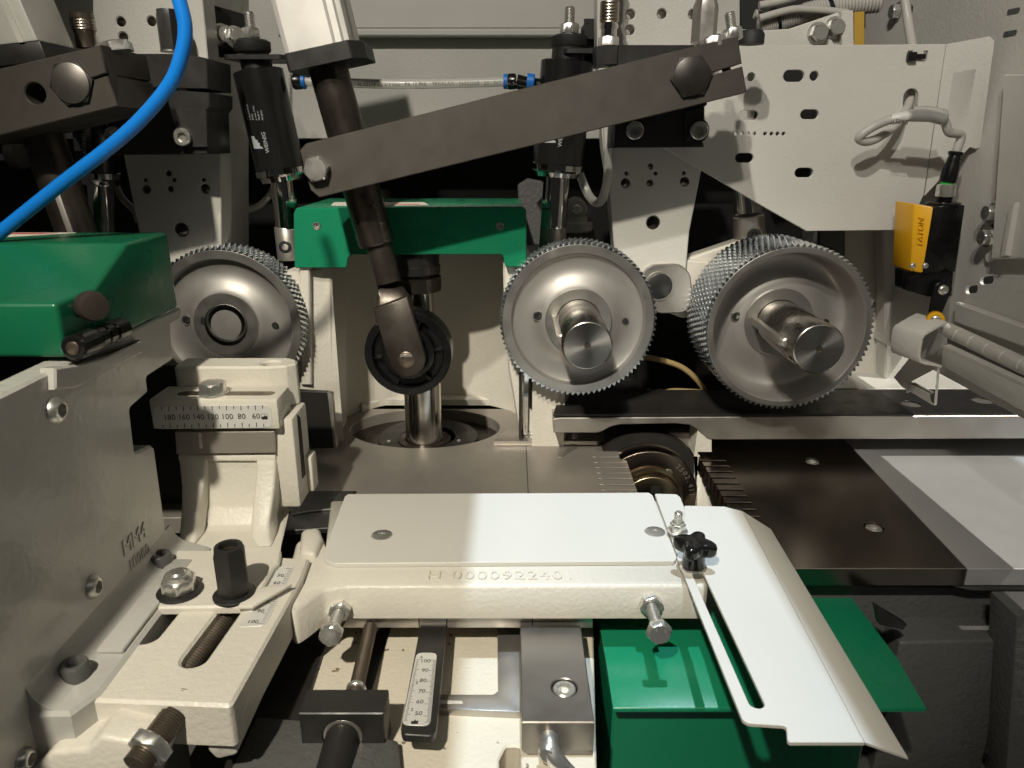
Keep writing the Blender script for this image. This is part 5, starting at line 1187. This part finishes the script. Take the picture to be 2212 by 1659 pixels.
mk('hole_cover', prism([at(x, y, PY(440)) for x, y in ((1892, 1310), (1960, 1350), (1950, 1362), (1900, 1350))], (0, 6, 0)), oxide, rbm, bevel=.5)

# ------------------------------------------------------------------ things deep between the rollers and beside the cover plate
ih = thing('inner_hose', 'amber plastic hose arching in the dark gap between the two right rollers', 'hose', at(1470, 840, PY(750)))
mk('hose', sweep([at(x, y, PY(750)) for x, y in ((1380, 770), (1420, 776), (1470, 792), (1505, 820), (1530, 856))], 3.0), M('amber hose', (.30, .22, .10), .35), ih)
ih2 = thing('inner_pipe', 'pale short pipe with dark coupling lying behind the fence bar', 'pipe', at(1470, 848, PY(748)))
mk('pipe', sweep([at(1432, 848, PY(746)), at(1460, 844, PY(746)), at(1520, 847, PY(746))], 2.8), MATS['amber hose'], ih2)
mk('coupling', cyl(at(1404, 850, PY(746)), at(1432, 848, PY(746)), 4.2), oxide, ih2)
mk('coupling_nut', hexhead(at(1398, 850, PY(746)), (1, 0, .05), 9, 4), zinc, ih2)
rv_ = thing('rear_valve', 'grey rounded valve body in the dark behind the middle cylinder', 'valve', at(1215, 500, PY(830)))
pl = PY(830)
mk('body', pplate(pl, [(1118, 400), (1140, 386), (1172, 392), (1186, 416), (1160, 440), (1176, 470), (1280, 470), (1290, 530), (1126, 530)], th=18, bev=1.5, r=4), greyd, rv_)
mk('boss', lathe(at(1246, 452, PY(812)), (0, 1, 0), [(0, 9), (1, 11), (20, 12)], 28), greyp, rv_)
mk('boss_screw', socket(at(1246, 452, PY(812)), (0, -1, 0), 5, 3), zinc, rv_)
mk('lower_boss', lathe(at(1244, 500, PY(815)), (0, 0, 1), [(0, 16), (2, 18), (10, 18), (11, 12), (16, 12)], 28), greyp, rv_)
bg = thing('black_guard', 'black curved guard plate in the gap left of the white cover plate', 'guard', at(660, 1100, PZ(2)))
gp = PZ(2.4)
mk('guard_plate', plate(gp, Q(gp, [(560, 1070), (600, 1064), (680, 1060), (770, 1060), (748, 1072), (712, 1140), (560, 1150)]), th=4, bev=.5), oxide, bg)
mk('guard_highlight', sweep([at(x, y, PZ(3.2)) for x, y in ((630, 1112), (660, 1106), (700, 1101), (735, 1099))], .7, 8), zinc, bg)  # thin bright wire stands in for a highlight along the guard

# ------------------------------------------------------------------ unseen panels added overhead to cut the cool hall light
ob = thing('overhead_light_blocker', 'added unseen panels above the opening that shape the cool light', 'hood', (0, 550, 1000))
mk('blocker_panel', box(-700, 17.5, 250, 900, 1000, 1006), beige, ob)
mk('blocker_panel', box(169, 402, 250, 1000, 1000, 1006), beige, ob)
mk('blocker_strip', box(17.5, 169, 556, 1000, 1006.5, 1010), beige, ob)
